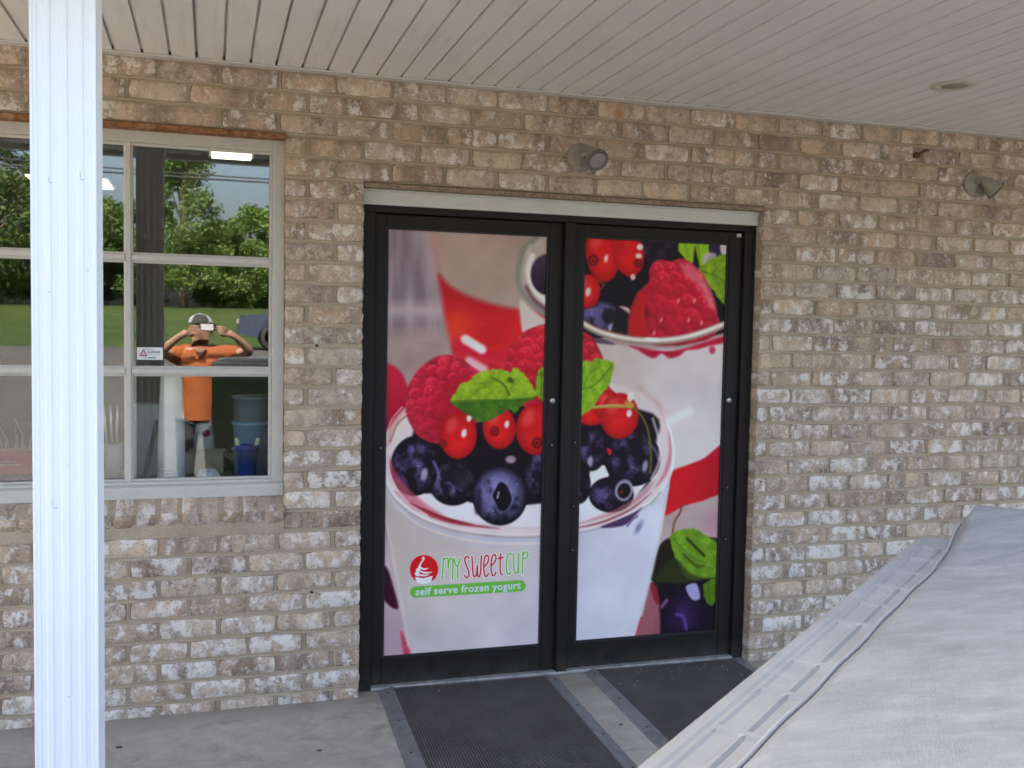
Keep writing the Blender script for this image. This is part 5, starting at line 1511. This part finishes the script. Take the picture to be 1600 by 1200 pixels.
# dents and scratches left on it
for (x, z, w, h) in ((-0.030, 1.815, 0.002, 0.016), (-0.026, 1.808, 0.008, 0.002), (0.038, 1.818, 0.010, 0.002), (0.034, 1.828, 0.002, 0.014), (0.048, 1.62, 0.006, 0.003), (-0.030, 1.57, 0.006, 0.003), (-0.050, 1.12, 0.010, 0.004), (-0.022, 1.09, 0.014, 0.002), (-0.028, 1.10, 0.0015, 0.02), (-0.048, 1.31, 0.008, 0.002), (-0.048, 0.88, 0.002, 0.012), (0.004, 0.66, 0.004, 0.003), (-0.05, 0.57, 0.002, 0.01)):
    mb = MB(); yy = -hw * (1 - 0.03 * 0.9) - 0.0004
    if abs(x) < hw * 0.38 and abs(x) > hw * 0.14 or hw * 0.62 < abs(x) < hw * 0.77: yy = -hw * (1 - 0.085 * 0.9) - 0.0004
    pts = [(x + w * math.cos(k * 0.785) * random.uniform(0.4, 0.6), z + h * math.sin(k * 0.785) * random.uniform(0.4, 0.6)) for k in range(8)]
    mb.prism(pts, 'y', yy - 0.0002, yy + 0.0006)
    mb.build("scuff", M['scuff'], col_t)

# ------------------------------------------------------------------ truck bed under a grey cover
RD = Vector((0.771, 0.637, 0)); RN = Vector((0.637, -0.771, 0))      # along the rail, and across the bed
RO = Vector((0.262, -3.326, 0))                                       # outer rail edge where the frame cuts it
bedt = thing("truck_bed", "dark green truck bed under a weathered grey vinyl cover with embossed edging", "truck bed", None, (RO.x, RO.y, 0.0), (0, 0, math.atan2(RD.y, RD.x)))
# local frame: x along the rail, y = -across
T0, T1, BW = -0.34, 0.955, 1.34
RZ = 1.22
def P2(t_, n_, z): return (t_, -n_, z)
mb = MB()
# outer flank, rolled over at the top, floor and far end
sec = [(0.012, 0.34), (-0.004, 0.50), (-0.010, 0.80), (-0.006, 1.10), (0.004, 1.188), (0.016, 1.2), (BW - 0.016, 1.2), (BW - 0.004, 1.188), (BW + 0.006, 1.10), (BW + 0.010, 0.80), (BW + 0.004, 0.50), (BW - 0.012, 0.34)]
mb.prism([(-n_, z) for n_, z in sec], 'x', T0 + 0.01, T1 - 0.02); mb.build("bed_side", M['greenpaint'], bedt)
mb = MB(); mb.box(T0 - 0.05, T1 + 0.03, -BW + 0.03, -0.03, 0.26, 0.335, 0.01); mb.build("lower_sill", M['black'], bedt)
for n_ in (0.02, BW - 0.24):
    wp = MB(); Mx = Matrix.Translation((0.30, -n_ - 0.11, 0.22)) @ Matrix.Rotation(math.radians(90), 4, 'X')
    wp.lathe([(0.19, -0.10), (0.30, -0.11), (0.338, -0.09), (0.34, 0.0), (0.338, 0.09), (0.30, 0.11), (0.19, 0.10)], Mx, 32); wo_ = wp.build("wheel", M['tyre'], bedt)
    wp = MB(); wp.lathe([(0.0, -0.09), (0.05, -0.10), (0.185, -0.085), (0.19, 0.0), (0.185, 0.085), (0.05, 0.10), (0.0, 0.09)], Mx, 32); wp.build("rim", M['rim'], wo_)
# rail cap: moulded plastic with recessed panels in two rows
mb = MB()
def cap_h(t_, n_):
    z = RZ
    if n_ < 0.010: z -= (0.010 - n_) ** 2 * 90
    if 0.0185 < n_ < 0.0205: z -= 0.0016
    return z
cells = []
t_ = T0 + 0.03; lens = [0.105, 0.105, 0.105, 0.105, 0.098, 0.086, 0.145, 0.086, 0.086, 0.086, 0.086, 0.086, 0.086]
ts = [T0 + 0.02]
for L_ in lens:
    if ts[-1] + L_ > T1 - 0.03: break
    ts.append(ts[-1] + L_)
ns = [0.0, 0.004, 0.010, 0.016, 0.019, 0.022, 0.0235, 0.0265, 0.040, 0.043, 0.0460, 0.0490, 0.063, 0.066, 0.078]
nz_ = [-0.009, -0.003, 0.0, 0.0, -0.0012, 0.0, 0.0, -0.0015, -0.0015, 0.0007, 0.0007, -0.0015, -0.0015, 0.0, 0.0]
rows = []
def add_row(t_, flat):
    rows.append([P2(t_, n_, RZ + (z if (not flat or n_ < 0.022) else (0.0018 if 0.0265 <= n_ <= 0.063 else 0.0))) for n_, z in zip(ns, nz_)])
add_row(T0, True)
for a, b in zip(ts[:-1], ts[1:]):
    add_row(a + 0.003, True); add_row(a + 0.0065, False); add_row(b - 0.0065, False); add_row(b - 0.003, True)
add_row(T1 - 0.03, True)
rows.append([P2(T1 - 0.012, n_, RZ - 0.004 + min(0, z)) for n_, z in zip(ns, nz_)])
rows.append([P2(T1 - 0.004, n_, RZ - 0.018) for n_, z in zip(ns, nz_)])
m = len(ns)
vs = [p for r_ in rows for p in r_]
mb.add(vs, [(j * m + i, j * m + i + 1, (j + 1) * m + i + 1, (j + 1) * m + i) for j in range(len(rows) - 1) for i in range(m - 1)], 0, False)
# turned-down lip
lip = [(r_[0][0], r_[0][1], r_[0][2]) for r_ in rows] + [(r_[0][0], r_[0][1] + 0.001, RZ - 0.075) for r_ in rows]
k = len(rows)
mb.add(lip, [(j, j + 1, k + j + 1, k + j) for j in range(k - 1)], 0, False)
mb.build("rail_cap", M['railcap'], bedt)
# cover: a soft sheet whose hem sits on the cap; piping along the hem, a softer ridge inside it
def hem(t_):
    n_ = 0.066 + 0.0007 * math.sin(t_ * 17 + 0.6) + 0.0008 * math.sin(t_ * 41)
    z = RZ + 0.007 + 0.0015 * math.sin(t_ * 15 + 1)
    f = max(0, (t_ - 0.70) / 0.25)
    return n_ - 0.010 * f, z + 0.016 * f * f
mb = MB(); rows = []
tt = [T0 + (T1 - 0.012 - T0) * i / 90 for i in range(91)]
for t_ in tt:
    n0, z0 = hem(t_)
    wv = 0.0016 * math.sin(t_ * 30) + 0.001 * math.sin(t_ * 71)
    q = max(0, (t_ - (T1 - 0.10)) / 0.10)
    rise = 0.017 + 0.010 * max(0, (t_ - 0.5) / 0.4) ** 2
    row = [P2(t_, n0 - 0.001, z0 - 0.006), P2(t_, n0 + 0.003, z0 + 0.000), P2(t_, n0 + 0.011, z0 + rise * 0.48 + wv * 0.5), P2(t_, n0 + 0.0195, z0 + rise * 0.985), P2(t_, n0 + 0.024, z0 + rise + 0.0004)]
    for j in range(1, 13):
        n_ = n0 + 0.024 + (BW - 0.142 - n0) * j / 12
        bul = 0.005 * math.sin(math.pi * j / 13) - 0.004 * j / 12
        row.append(P2(t_, n_, z0 + rise + bul + 0.0008 * math.sin(n_ * 23 + t_ * 6) + 0.0006 * math.sin(t_ * 17 - n_ * 9)))
    rows.append(row)
for (dt, dz) in ((0.006, -0.004), (0.010, -0.012), (0.012, -0.05)):
    rows.append([(p[0] + dt, p[1], p[2] + dz) for p in rows[90]])
m = len(rows[0])
mb.add([p for r_ in rows for p in r_], [(j * m + i, j * m + i + 1, (j + 1) * m + i + 1, (j + 1) * m + i) for j in range(len(rows) - 1) for i in range(m - 1)], 0, True)
cv = mb.build("cover", M['vinyl'], bedt)
sol = cv.modifiers.new("thickness", 'SOLIDIFY'); sol.thickness = 0.002; sol.offset = -1
mb = MB(); mb.tube([P2(t_, hem(t_)[0] + 0.001, hem(t_)[1] + 0.0005) for t_ in tt], 0.0023, 8); mb.build("piping", M['piping'], bedt)
M['thread'] = simple("light_thread", (0.30, 0.31, 0.32), 0.6)

# ------------------------------------------------------------------ what the window reflects: photographer, cars, trees, wires
def skinned(verts, edges, radii, root=0, sub=2):
    me = bpy.data.meshes.new("sk"); me.from_pydata(verts, edges, []); me.update()
    ob = bpy.data.objects.new("sk", me); COL.objects.link(ob)
    ob.modifiers.new("skin", 'SKIN'); sv = me.skin_vertices[0].data
    for i, r in enumerate(radii):
        sv[i].radius = (r, r) if not isinstance(r, tuple) else r; sv[i].use_root = (i == root)
    su = ob.modifiers.new("sub", 'SUBSURF'); su.levels = sub; su.render_levels = sub
    dg = bpy.context.evaluated_depsgraph_get()
    out = bpy.data.meshes.new_from_object(ob.evaluated_get(dg))
    bpy.data.objects.remove(ob)
    return out

def merge(meshes, name, mat):
    bm = bmesh.new()
    for me in meshes: bm.from_mesh(me)
    for f in bm.faces: f.smooth = True
    me = bpy.data.meshes.new(name); bm.to_mesh(me); bm.free()
    me.materials.append(mat)
    return me
M['skin'] = simple("skin", (0.36, 0.20, 0.135), 0.5, 0, 0.12, 20, 0.05)
M['orange'] = simple("orange_cotton", (0.30, 0.078, 0.016), 0.85, 0, 0.25, 7, 0.3)
M['denim'] = simple("dark_denim", (0.035, 0.04, 0.05), 0.85)
M['capg'] = simple("grey_cap_cloth", (0.36, 0.36, 0.36), 0.85)
M['capd'] = simple("dark_cap_front", (0.03, 0.035, 0.03), 0.85)
PX_, PY_ = -0.085, -4.30
person = thing("person", "man in an orange v-neck shirt and cap holding up a phone, mirrored in the window", "person", None, (PX_, PY_, -0.12))
G0 = 0.12
def pv(x, y, z): return (x, y, z + G0)
bv = [pv(0, 0, 0.76), pv(0, 0, 0.92), pv(0, 0.01, 1.10), pv(0, 0.0, 1.23), pv(0, 0.0, 1.31), pv(0, 0.02, 1.385), pv(0, 0.03, 1.45), pv(0, 0.02, 1.52),
      pv(-0.17, 0.0, 1.245), pv(-0.315, 0.16, 1.255), pv(-0.155, 0.30, 1.395), pv(-0.09, 0.325, 1.435),
      pv(0.17, 0.0, 1.245), pv(0.395, 0.15, 1.275), pv(0.265, 0.30, 1.40), pv(0.205, 0.325, 1.435),
      pv(-0.10, 0.0, 0.70), pv(-0.11, 0.02, 0.34), pv(-0.12, -0.02, -0.04), pv(-0.125, 0.10, -0.085),
      pv(0.10, 0.0, 0.70), pv(0.11, 0.02, 0.34), pv(0.12, -0.02, -0.04), pv(0.125, 0.10, -0.085),
      pv(0, 0.125, 1.435)]
be = [(0, 1), (1, 2), (2, 3), (3, 4), (4, 5), (5, 6), (6, 7), (3, 8), (8, 9), (9, 10), (10, 11), (3, 12), (12, 13), (13, 14), (14, 15), (0, 16), (16, 17), (17, 18), (18, 19), (0, 20), (20, 21), (21, 22), (22, 23), (6, 24)]
br = [0.10, 0.105, 0.14, 0.12, 0.055, 0.070, 0.088, 0.080, 0.062, 0.042, 0.027, 0.032, 0.062, 0.042, 0.027, 0.032, 0.085, 0.055, 0.038, 0.034, 0.085, 0.055, 0.038, 0.034, 0.014]
meshes = [skinned(bv, be, br)]
# hands: four fingers and a thumb each, curled round the ends of the phone
for s in (-1, 1):
    cx_ = 0.0575 + s * 0.148 - 0.0
    base = Vector(pv(cx_, 0.325, 1.435))
    for k in range(4):
        a0 = base + Vector((-s * 0.01, 0.005, 0.030 - 0.018 * k))
        fv = [a0, a0 + Vector((-s * 0.030, 0.022, 0.012)), a0 + Vector((-s * (0.058 - 0.004 * k), 0.020, 0.010)), a0 + Vector((-s * (0.078 - 0.006 * k), 0.006, 0.006))]
        meshes.append(skinned([tuple(v) for v in fv], [(0, 1), (1, 2), (2, 3)], [0.0095, 0.009, 0.0085, 0.007], 0, 1))
    a0 = base + Vector((0, -0.01, -0.028))
    fv = [a0, a0 + Vector((-s * 0.028, -0.012, -0.006)), a0 + Vector((-s * 0.052, -0.010, 0.004))]
    meshes.append(skinned([tuple(v) for v in fv], [(0, 1), (1, 2)], [0.012, 0.010, 0.008], 0, 1))
link("body", merge(meshes, "body", M['skin']), person)
# ears, eyes
for s in (-1, 1):
    mb = MB(); mb.lathe([(0.0, -0.008), (0.020, -0.004), (0.022, 0.004), (0.0, 0.010)], Matrix.Translation(pv(s * 0.088, 0.02, 1.435)) @ Matrix.Rotation(math.radians(90), 4, 'Y') @ Matrix.Diagonal((1.4, 0.8, 1, 1)), 12); mb.build("ear", M['skin'], person)
    mb = MB(); mb.lathe([(0.0, -0.011), (0.009, -0.006), (0.011, 0.0), (0.009, 0.006), (0.0, 0.011)], Matrix.Translation(pv(s * 0.034, 0.105, 1.455)), 12); mb.build("eye", M['capd'], person)
mb = MB(); mb.lathe([(0.0, -0.008), (0.022, -0.004), (0.024, 0.004), (0.0, 0.009)], Matrix.Translation(pv(0, 0.088, 1.385)) @ Matrix.Rotation(math.radians(90), 4, 'X') @ Matrix.Diagonal((1.0, 0.45, 1, 1)), 12)
M['lip'] = simple("lips", (0.24, 0.09, 0.07), 0.5); mb.build("mouth", M['lip'], person)
sv_ = [pv(0, 0, 0.58), pv(0, 0, 0.92), pv(0, 0.01, 1.10), pv(0, 0.0, 1.225), pv(0, 0.0, 1.275), pv(-0.17, 0.0, 1.245), pv(-0.262, 0.10, 1.252), pv(0.17, 0.0, 1.245), pv(0.315, 0.096, 1.266)]
se = [(0, 1), (1, 2), (2, 3), (3, 4), (3, 5), (5, 6), (3, 7), (7, 8)]
_sm = merge([skinned(sv_, se, [0.158, 0.150, 0.160, 0.138, 0.075, 0.088, 0.072, 0.088, 0.072])], "shirt", M['orange'])
_bm = bmesh.new(); _bm.from_mesh(_sm)
bmesh.ops.bisect_plane(_bm, geom=_bm.verts[:] + _bm.edges[:] + _bm.faces[:], plane_co=(0, 0, 0.72 + G0), plane_no=(0, 0, -1), clear_outer=True)
_bm.to_mesh(_sm); _bm.free()
link("shirt", _sm, person)
mb = MB(); mb.prism([(-0.045, 1.305 + G0), (0.045, 1.305 + G0), (0.0, 1.225 + G0)], 'y', 0.10, 0.148); mb.build("neck_opening", M['skin'], person)
lv = [pv(0, 0, 0.80), pv(-0.10, 0, 0.70), pv(-0.11, 0.02, 0.34), pv(-0.12, -0.02, -0.03), pv(0.10, 0, 0.70), pv(0.11, 0.02, 0.34), pv(0.12, -0.02, -0.03)]
link("trousers", merge([skinned(lv, [(0, 1), (1, 2), (2, 3), (0, 4), (4, 5), (5, 6)], [0.145, 0.105, 0.075, 0.062, 0.105, 0.075, 0.062])], "trousers", M['denim']), person)
for s in (-1, 1):
    mb = MB(); mb.box(s * 0.122 - 0.048, s * 0.122 + 0.048, -0.09, 0.19, 0.0, 0.085, 0.03); mb.build("shoe", M['black'], person)
mb = MB()
pr = [(0.098 * math.cos(a), 0.085 * math.sin(a)) for a in [k * math.pi / 16 for k in range(0, 8)]] + [(0.0, 0.085)]
mb.lathe(pr, Matrix.Translation(pv(0, 0.025, 1.495)), 24); cp = mb.build("cap", M['capg'], person)
mb = MB(); mb.prism([(0.095 * math.cos(a), 0.075 + 0.085 * math.sin(a)) for a in [k * math.pi / 12 for k in range(13)]], 'z', 1.497 + G0, 1.505 + G0); mb.build("peak", M['capd'], cp)
mb = MB()
vs, fs = [], []
for j in range(5):
    for i in range(9):
        th = math.pi / 2 + (i - 4) / 4 * 0.75; el = 0.15 + j * 0.24
        vs.append((0.101 * math.cos(el) * math.cos(th), 0.025 + 0.101 * math.cos(el) * math.sin(th), 1.495 + G0 + 0.088 * math.sin(el)))
for j in range(4):
    for i in range(8): fs.append((j * 9 + i, j * 9 + i + 1, j * 9 + i + 10, j * 9 + i + 9))
mb.add(vs, fs, 0, True); mb.build("cap_front", M['capd'], cp)
M['white_print'] = simple("white_chest_print", (0.75, 0.74, 0.72), 0.7)
mb = MB()
for j, (w_, h_) in enumerate(((0.040, 0.006), (0.028, 0.010), (0.044, 0.012))):
    mb.box(-w_ / 2, w_ / 2, 0.150, 0.1565, 1.085 + G0 + j * 0.017, 1.085 + G0 + j * 0.017 + h_)
mb.build("chest_print", M['white_print'], person)
ph = thing("phone", "black phone with a pale screen held in both hands, mirrored in the window", "phone", None, (-0.0275 + 0.0, -3.972, 1.437 + 0.035))
mb = MB(); mb.box(-0.058, 0.058, -0.005, 0.004, -0.0295, 0.0295, 0.003); mb.build("case", M['black'], ph)
mb = MB(); mb.box(-0.050, 0.042, 0.0042, 0.0052, -0.024, 0.024); mb.build("back_panel", M['paleback'] if 'paleback' in M else simple("pale_phone_back", (0.55, 0.55, 0.56), 0.35), ph)
mb = MB(); mb.lathe([(0.005, 0.0), (0.005, 0.002), (0.0, 0.002)], Matrix.Translation((0.050, 0.0042, 0.019)) @ Matrix.Rotation(math.radians(-90), 4, 'X'), 12); mb.build("lens", M['dark'], ph)

# car parked beyond the lot
M['carpaint'] = simple("slate_blue_car_paint", (0.045, 0.058, 0.095), 0.25, 0.2, 0.05, 3, 0)
M['carglass'] = simple("dark_car_glass", (0.015, 0.017, 0.02), 0.08, 0, 0.1, 3, 0)
CX, CY = 0.74, -26.0
carz = ground_h(CX + 2, CY)
car = thing("parked_car", "slate blue four-wheel drive parked on the far edge of the lot, mirrored in the window", "car", None, (CX, CY, carz))
mb = MB()
lower = [(0.0, 0.45), (0.02, 0.85), (0.10, 1.00), (1.15, 1.08), (3.95, 1.06), (4.52, 0.98), (4.60, 0.70), (4.58, 0.42), (4.25, 0.36)]
lower += [(4.10 - 0.42 * (1 - math.cos(a)), 0.36 + 0.38 * math.sin(a)) for a in [k * math.pi / 8 for k in range(1, 8)]] + [(3.26, 0.34), (1.42, 0.34)]
lower += [(1.40 - 0.42 * (1 - math.cos(a)), 0.36 + 0.38 * math.sin(a)) for a in [k * math.pi / 8 for k in range(1, 8)]] + [(0.55, 0.36)]
mb.prism(lower, 'y', -0.90, 0.90); mb.build("body", M['carpaint'], car)
mb = MB()
vs = []
for (y, k) in ((-0.86, 0), (0.86, 0)):
    vs += [(1.05, y, 1.078), (4.30, y, 1.062), (3.95, y * 0.82, 1.66), (1.85, y * 0.82, 1.68)]
mb.add(vs, [(0, 1, 2, 3), (7, 6, 5, 4), (0, 3, 7, 4), (1, 5, 6, 2), (3, 2, 6, 7), (0, 4, 5, 1)]); cab = mb.build("cabin", M['carpaint'], car)
for s in (-1, 1):
    for (a, b, c, d_) in ((1.35, 2.35, 1.98, 2.42), (2.45, 3.35, 2.52, 3.28), (3.45, 4.08, 3.40, 3.82)):
        mb = MB(); y0, y1 = 0.866 * s, 0.722 * s
        vs = [(a, y0 * 0.985, 1.14), (b, y0 * 0.985, 1.14), (d_, y1 * 1.03, 1.56), (c, y1 * 1.03, 1.56)]
        vs += [(p[0], p[1] - 0.03 * s, p[2]) for p in vs]
        mb.add(vs, [(0, 1, 2, 3), (7, 6, 5, 4), (0, 4, 5, 1), (1, 5, 6, 2), (2, 6, 7, 3), (3, 7, 4, 0)]); mb.build("window", M['carglass'], cab)
for x in (0.98, 3.68):
    for s in (-1, 1):
        Mx = Matrix.Translation((x, s * 0.80, 0.37)) @ Matrix.Rotation(math.radians(90), 4, 'X')
        mb = MB(); mb.lathe([(0.24, -0.11), (0.34, -0.11), (0.37, -0.08), (0.37, 0.08), (0.34, 0.11), (0.24, 0.11)], Mx, 28); wh = mb.build("wheel", M['tyre'], car)
        mb = MB()
        for k in range(5):
            a = k * 2 * math.pi / 5; R_ = Matrix.Translation((x, s * 0.885, 0.37)) @ Matrix.Rotation(a, 4, 'Y')
            mb.box(-0.035, 0.035, -0.02, 0.02, 0.02, 0.235, 0.005, 0, R_)
        mb.lathe([(0.225, -0.03), (0.245, -0.03), (0.245, 0.03), (0.225, 0.03), (0.225, -0.03)], Matrix.Translation((x, s * 0.88, 0.37)) @ Matrix.Rotation(math.radians(90), 4, 'X'), 28)
        mb.lathe([(0.06, -0.03), (0.05, 0.03), (0.0, 0.03)], Matrix.Translation((x, s * 0.89, 0.37)) @ Matrix.Rotation(math.radians(90), 4, 'X'), 12)
        mb.build("rim", M['rim'], wh)
for (x, nm, mt) in ((-0.01, "headlight", 'lens'), (4.57, "tail_light", 'redplastic')):
    for s in (-1, 1):
        mb = MB(); mb.box(x, x + 0.06, s * 0.72 - 0.14, s * 0.72 + 0.14, 0.74, 0.90, 0.015); mb.build(nm, M[mt], car)

# trees across the lot
def leaf_material(name, a, b):
    t = NT(name)
    g = t.n("ShaderNodeNewGeometry")
    c = t.mix(g.outputs["Random Per Island"], a, b)
    c = t.mix(1.0, c, t.ramp(t.noise(t.pos(), 0.8, 3, 0.6), [(0.3, (0.75, 0.8, 0.7)), (0.7, (1.2, 1.15, 1.1))]), 'MULTIPLY')
    bs_ = t.n("ShaderNodeBsdfPrincipled"); t.l(c, bs_.inputs["Base Color"]); bs_.inputs["Roughness"].default_value = 0.6
    tr = t.n("ShaderNodeBsdfTranslucent"); t.l(c, tr.inputs[0])
    mx = t.n("ShaderNodeMixShader"); mx.inputs[0].default_value = 0.35
    t.l(bs_.outputs[0], mx.inputs[1]); t.l(tr.outputs[0], mx.inputs[2]); t.l(mx.outputs[0], t.out.inputs[0])
    return t.mat
M['leafA'] = leaf_material("mid_green_leaves", (0.085, 0.150, 0.030), (0.150, 0.225, 0.050))
M['leafB'] = leaf_material("dark_green_leaves", (0.050, 0.092, 0.022), (0.088, 0.145, 0.034))
M['leafC'] = leaf_material("fresh_green_leaves", (0.095, 0.180, 0.032), (0.160, 0.260, 0.052))
M['bark'] = simple("grey_brown_bark", (0.11, 0.085, 0.065), 0.9, 0, 0.3, 6, 0.6)
def tree(lab, px_x, dist, top, wid, mat, seed, n=5200, low=0.12, shape='round', leafs=0.16):
    n = int(n * 1.9); leafs *= 0.74
    rg = random.Random(seed)
    y = 3.9096 - dist; x = (px_x - 330) / FPX * dist
    g = ground_h(x, y); H = top - g
    t = thing("leafy_tree", lab, "tree", "trees across the parking lot", (x, y, g))
    mb = MB(); pts = [(0, 0, -0.3)]
    for k in range(1, 7): pts.append((rg.uniform(-0.12, 0.12) * k * 0.4, rg.uniform(-0.12, 0.12) * k * 0.4, H * 0.88 * k / 6))
    mb.tube(pts, [0.24, 0.20, 0.17, 0.13, 0.10, 0.06, 0.02], 10)
    cl = []
    for k in range(int(60 + wid * 9)):
        q = rg.uniform(low, 0.98); hz = H * q
        if shape == 'cone': R = wid / 2 * (1.05 - q) ** 0.75 * 1.1
        else: R = wid / 2 * math.sin(math.pi * min(1, max(0.06, (q - low * 0.6) / (1.02 - low * 0.6)))) ** 0.6
        a = rg.uniform(0, 6.283); rr = R * rg.random() ** 0.42
        c = (rr * math.cos(a), rr * math.sin(a), hz); cl.append((c, rg.uniform(0.10, 0.20) * (wid + H * 0.3) * 0.55))
        if k % 3 == 0:
            j = min(5, max(1, int(q * 5))); mb.tube([pts[j], tuple(pts[j][i] * 0.5 + c[i] * 0.5 for i in range(3)), c], [0.06, 0.035, 0.012], 6)
    mb.build("trunk", M['bark'], t)
    vs, fs = [], []
    for k in range(n):
        c, cr = rg.choice(cl)
        d = Vector((rg.gauss(0, 1), rg.gauss(0, 1), rg.gauss(0, 0.75))); d = d.normalized() * cr * rg.random() ** 0.45
        p = Vector(c) + d; s_ = leafs * rg.uniform(0.6, 1.3)
        e = Vector((rg.gauss(0, 1), rg.gauss(0, 1), rg.gauss(0, 0.6))).normalized(); f_ = e.cross(Vector((rg.gauss(0, 1), rg.gauss(0, 1), 0.8))).normalized()
        i = len(vs); vs += [p - e * s_, p + f_ * s_ * 0.45, p + e * s_, p - f_ * s_ * 0.45]; fs.append((i, i + 1, i + 2, i + 3))
    m2 = MB(); m2.add(vs, fs); m2.build("crown", mat, t)
tree("tall narrow tree in front of open sky, mirrored behind the photographer", 290, 52, 11.2, 5.4, M['leafA'], 1, 9000, 0.10, 'cone', 0.15)
tree("bushy tree low to the right of the tallest tree in the mirrored view", 352, 56, 6.9, 5.2, M['leafA'], 2, 7000, 0.05, 'round', 0.17)
tree("bright rounded tree at the right edge of the mirrored view", 408, 62, 8.6, 5.4, M['leafC'], 3, 7000, 0.05, 'round', 0.18)
tree("dark low tree left of the reflected column", 232, 58, 8.0, 5.0, M['leafB'], 4, 6000, 0.05, 'round', 0.18)
tree("mid green tree mirrored just right of the column", 165, 60, 8.2, 6.2, M['leafA'], 5, 7000, 0.05, 'round', 0.18)
tree("tree hidden mostly by the white column in the mirrored view", 95, 56, 9.0, 6.5, M['leafA'], 6, 6000, 0.06, 'round', 0.18)
tree("tall dark tree at the far left of the mirrored view", 18, 50, 11.6, 6.6, M['leafB'], 7, 10000, 0.05, 'round', 0.18)
tree("dark tree beyond the left edge of the window", -90, 55, 10.0, 7.0, M['leafB'], 8, 6000, 0.06, 'round', 0.2)
tree("green tree beyond the right end of the parked car", 500, 60, 8.5, 7.0, M['leafA'], 9, 6000, 0.06, 'round', 0.2)
M['wood'] = simple("utility_pole_wood", (0.14, 0.10, 0.075), 0.9, 0, 0.2, 5, 0.4)
poles = []
for (x, lab) in ((-17.0, "wooden utility pole standing left of the window's view"), (19.0, "wooden utility pole standing right of the parked car")):
    g = ground_h(x, -27.5)
    t = thing("utility_pole", lab, "utility pole", "utility poles along the road", (x, -27.5, g))
    mb = MB(); mb.tube([(0, 0, -0.4), (0, 0, 4), (0, 0, 7.6)], [0.16, 0.14, 0.10], 12); mb.build("shaft", M['wood'], t)
    mb = MB(); mb.box(-0.06, 0.06, -1.0, 1.0, 6.35, 6.47); mb.build("crossarm", M['wood'], t)
M['cable'] = simple("black_cable", (0.02, 0.02, 0.02), 0.6)
for k, (y, z, sag, r) in enumerate(((-26.6, 7.0, 0.30, 0.024), (-27.2, 7.0, 0.46, 0.024), (-27.9, 7.0, 0.58, 0.024), (-28.4, 7.0, 0.90, 0.026), (-27.6, 6.3, 0.42, 0.034), (-27.6, 3.60, 0.15, 0.016))):
    pts = []
    for i in range(25):
        q = i / 24; x = -17 + 36 * q; pts.append((x, y, z - sag * 4 * q * (1 - q)))
    mb = MB(); mb.tube(pts, r, 6)
    lab = ["highest overhead cable crossing the mirrored sky", "second overhead cable crossing the mirrored sky", "third overhead cable crossing the mirrored sky", "fourth overhead cable with the deepest sag across the mirrored sky", "thicker overhead cable below the other four", "low thin cable mirrored across the trees"][k]
    tag(mb.build("power_cable", M['cable']), lab, "cable", "overhead cables along the road")
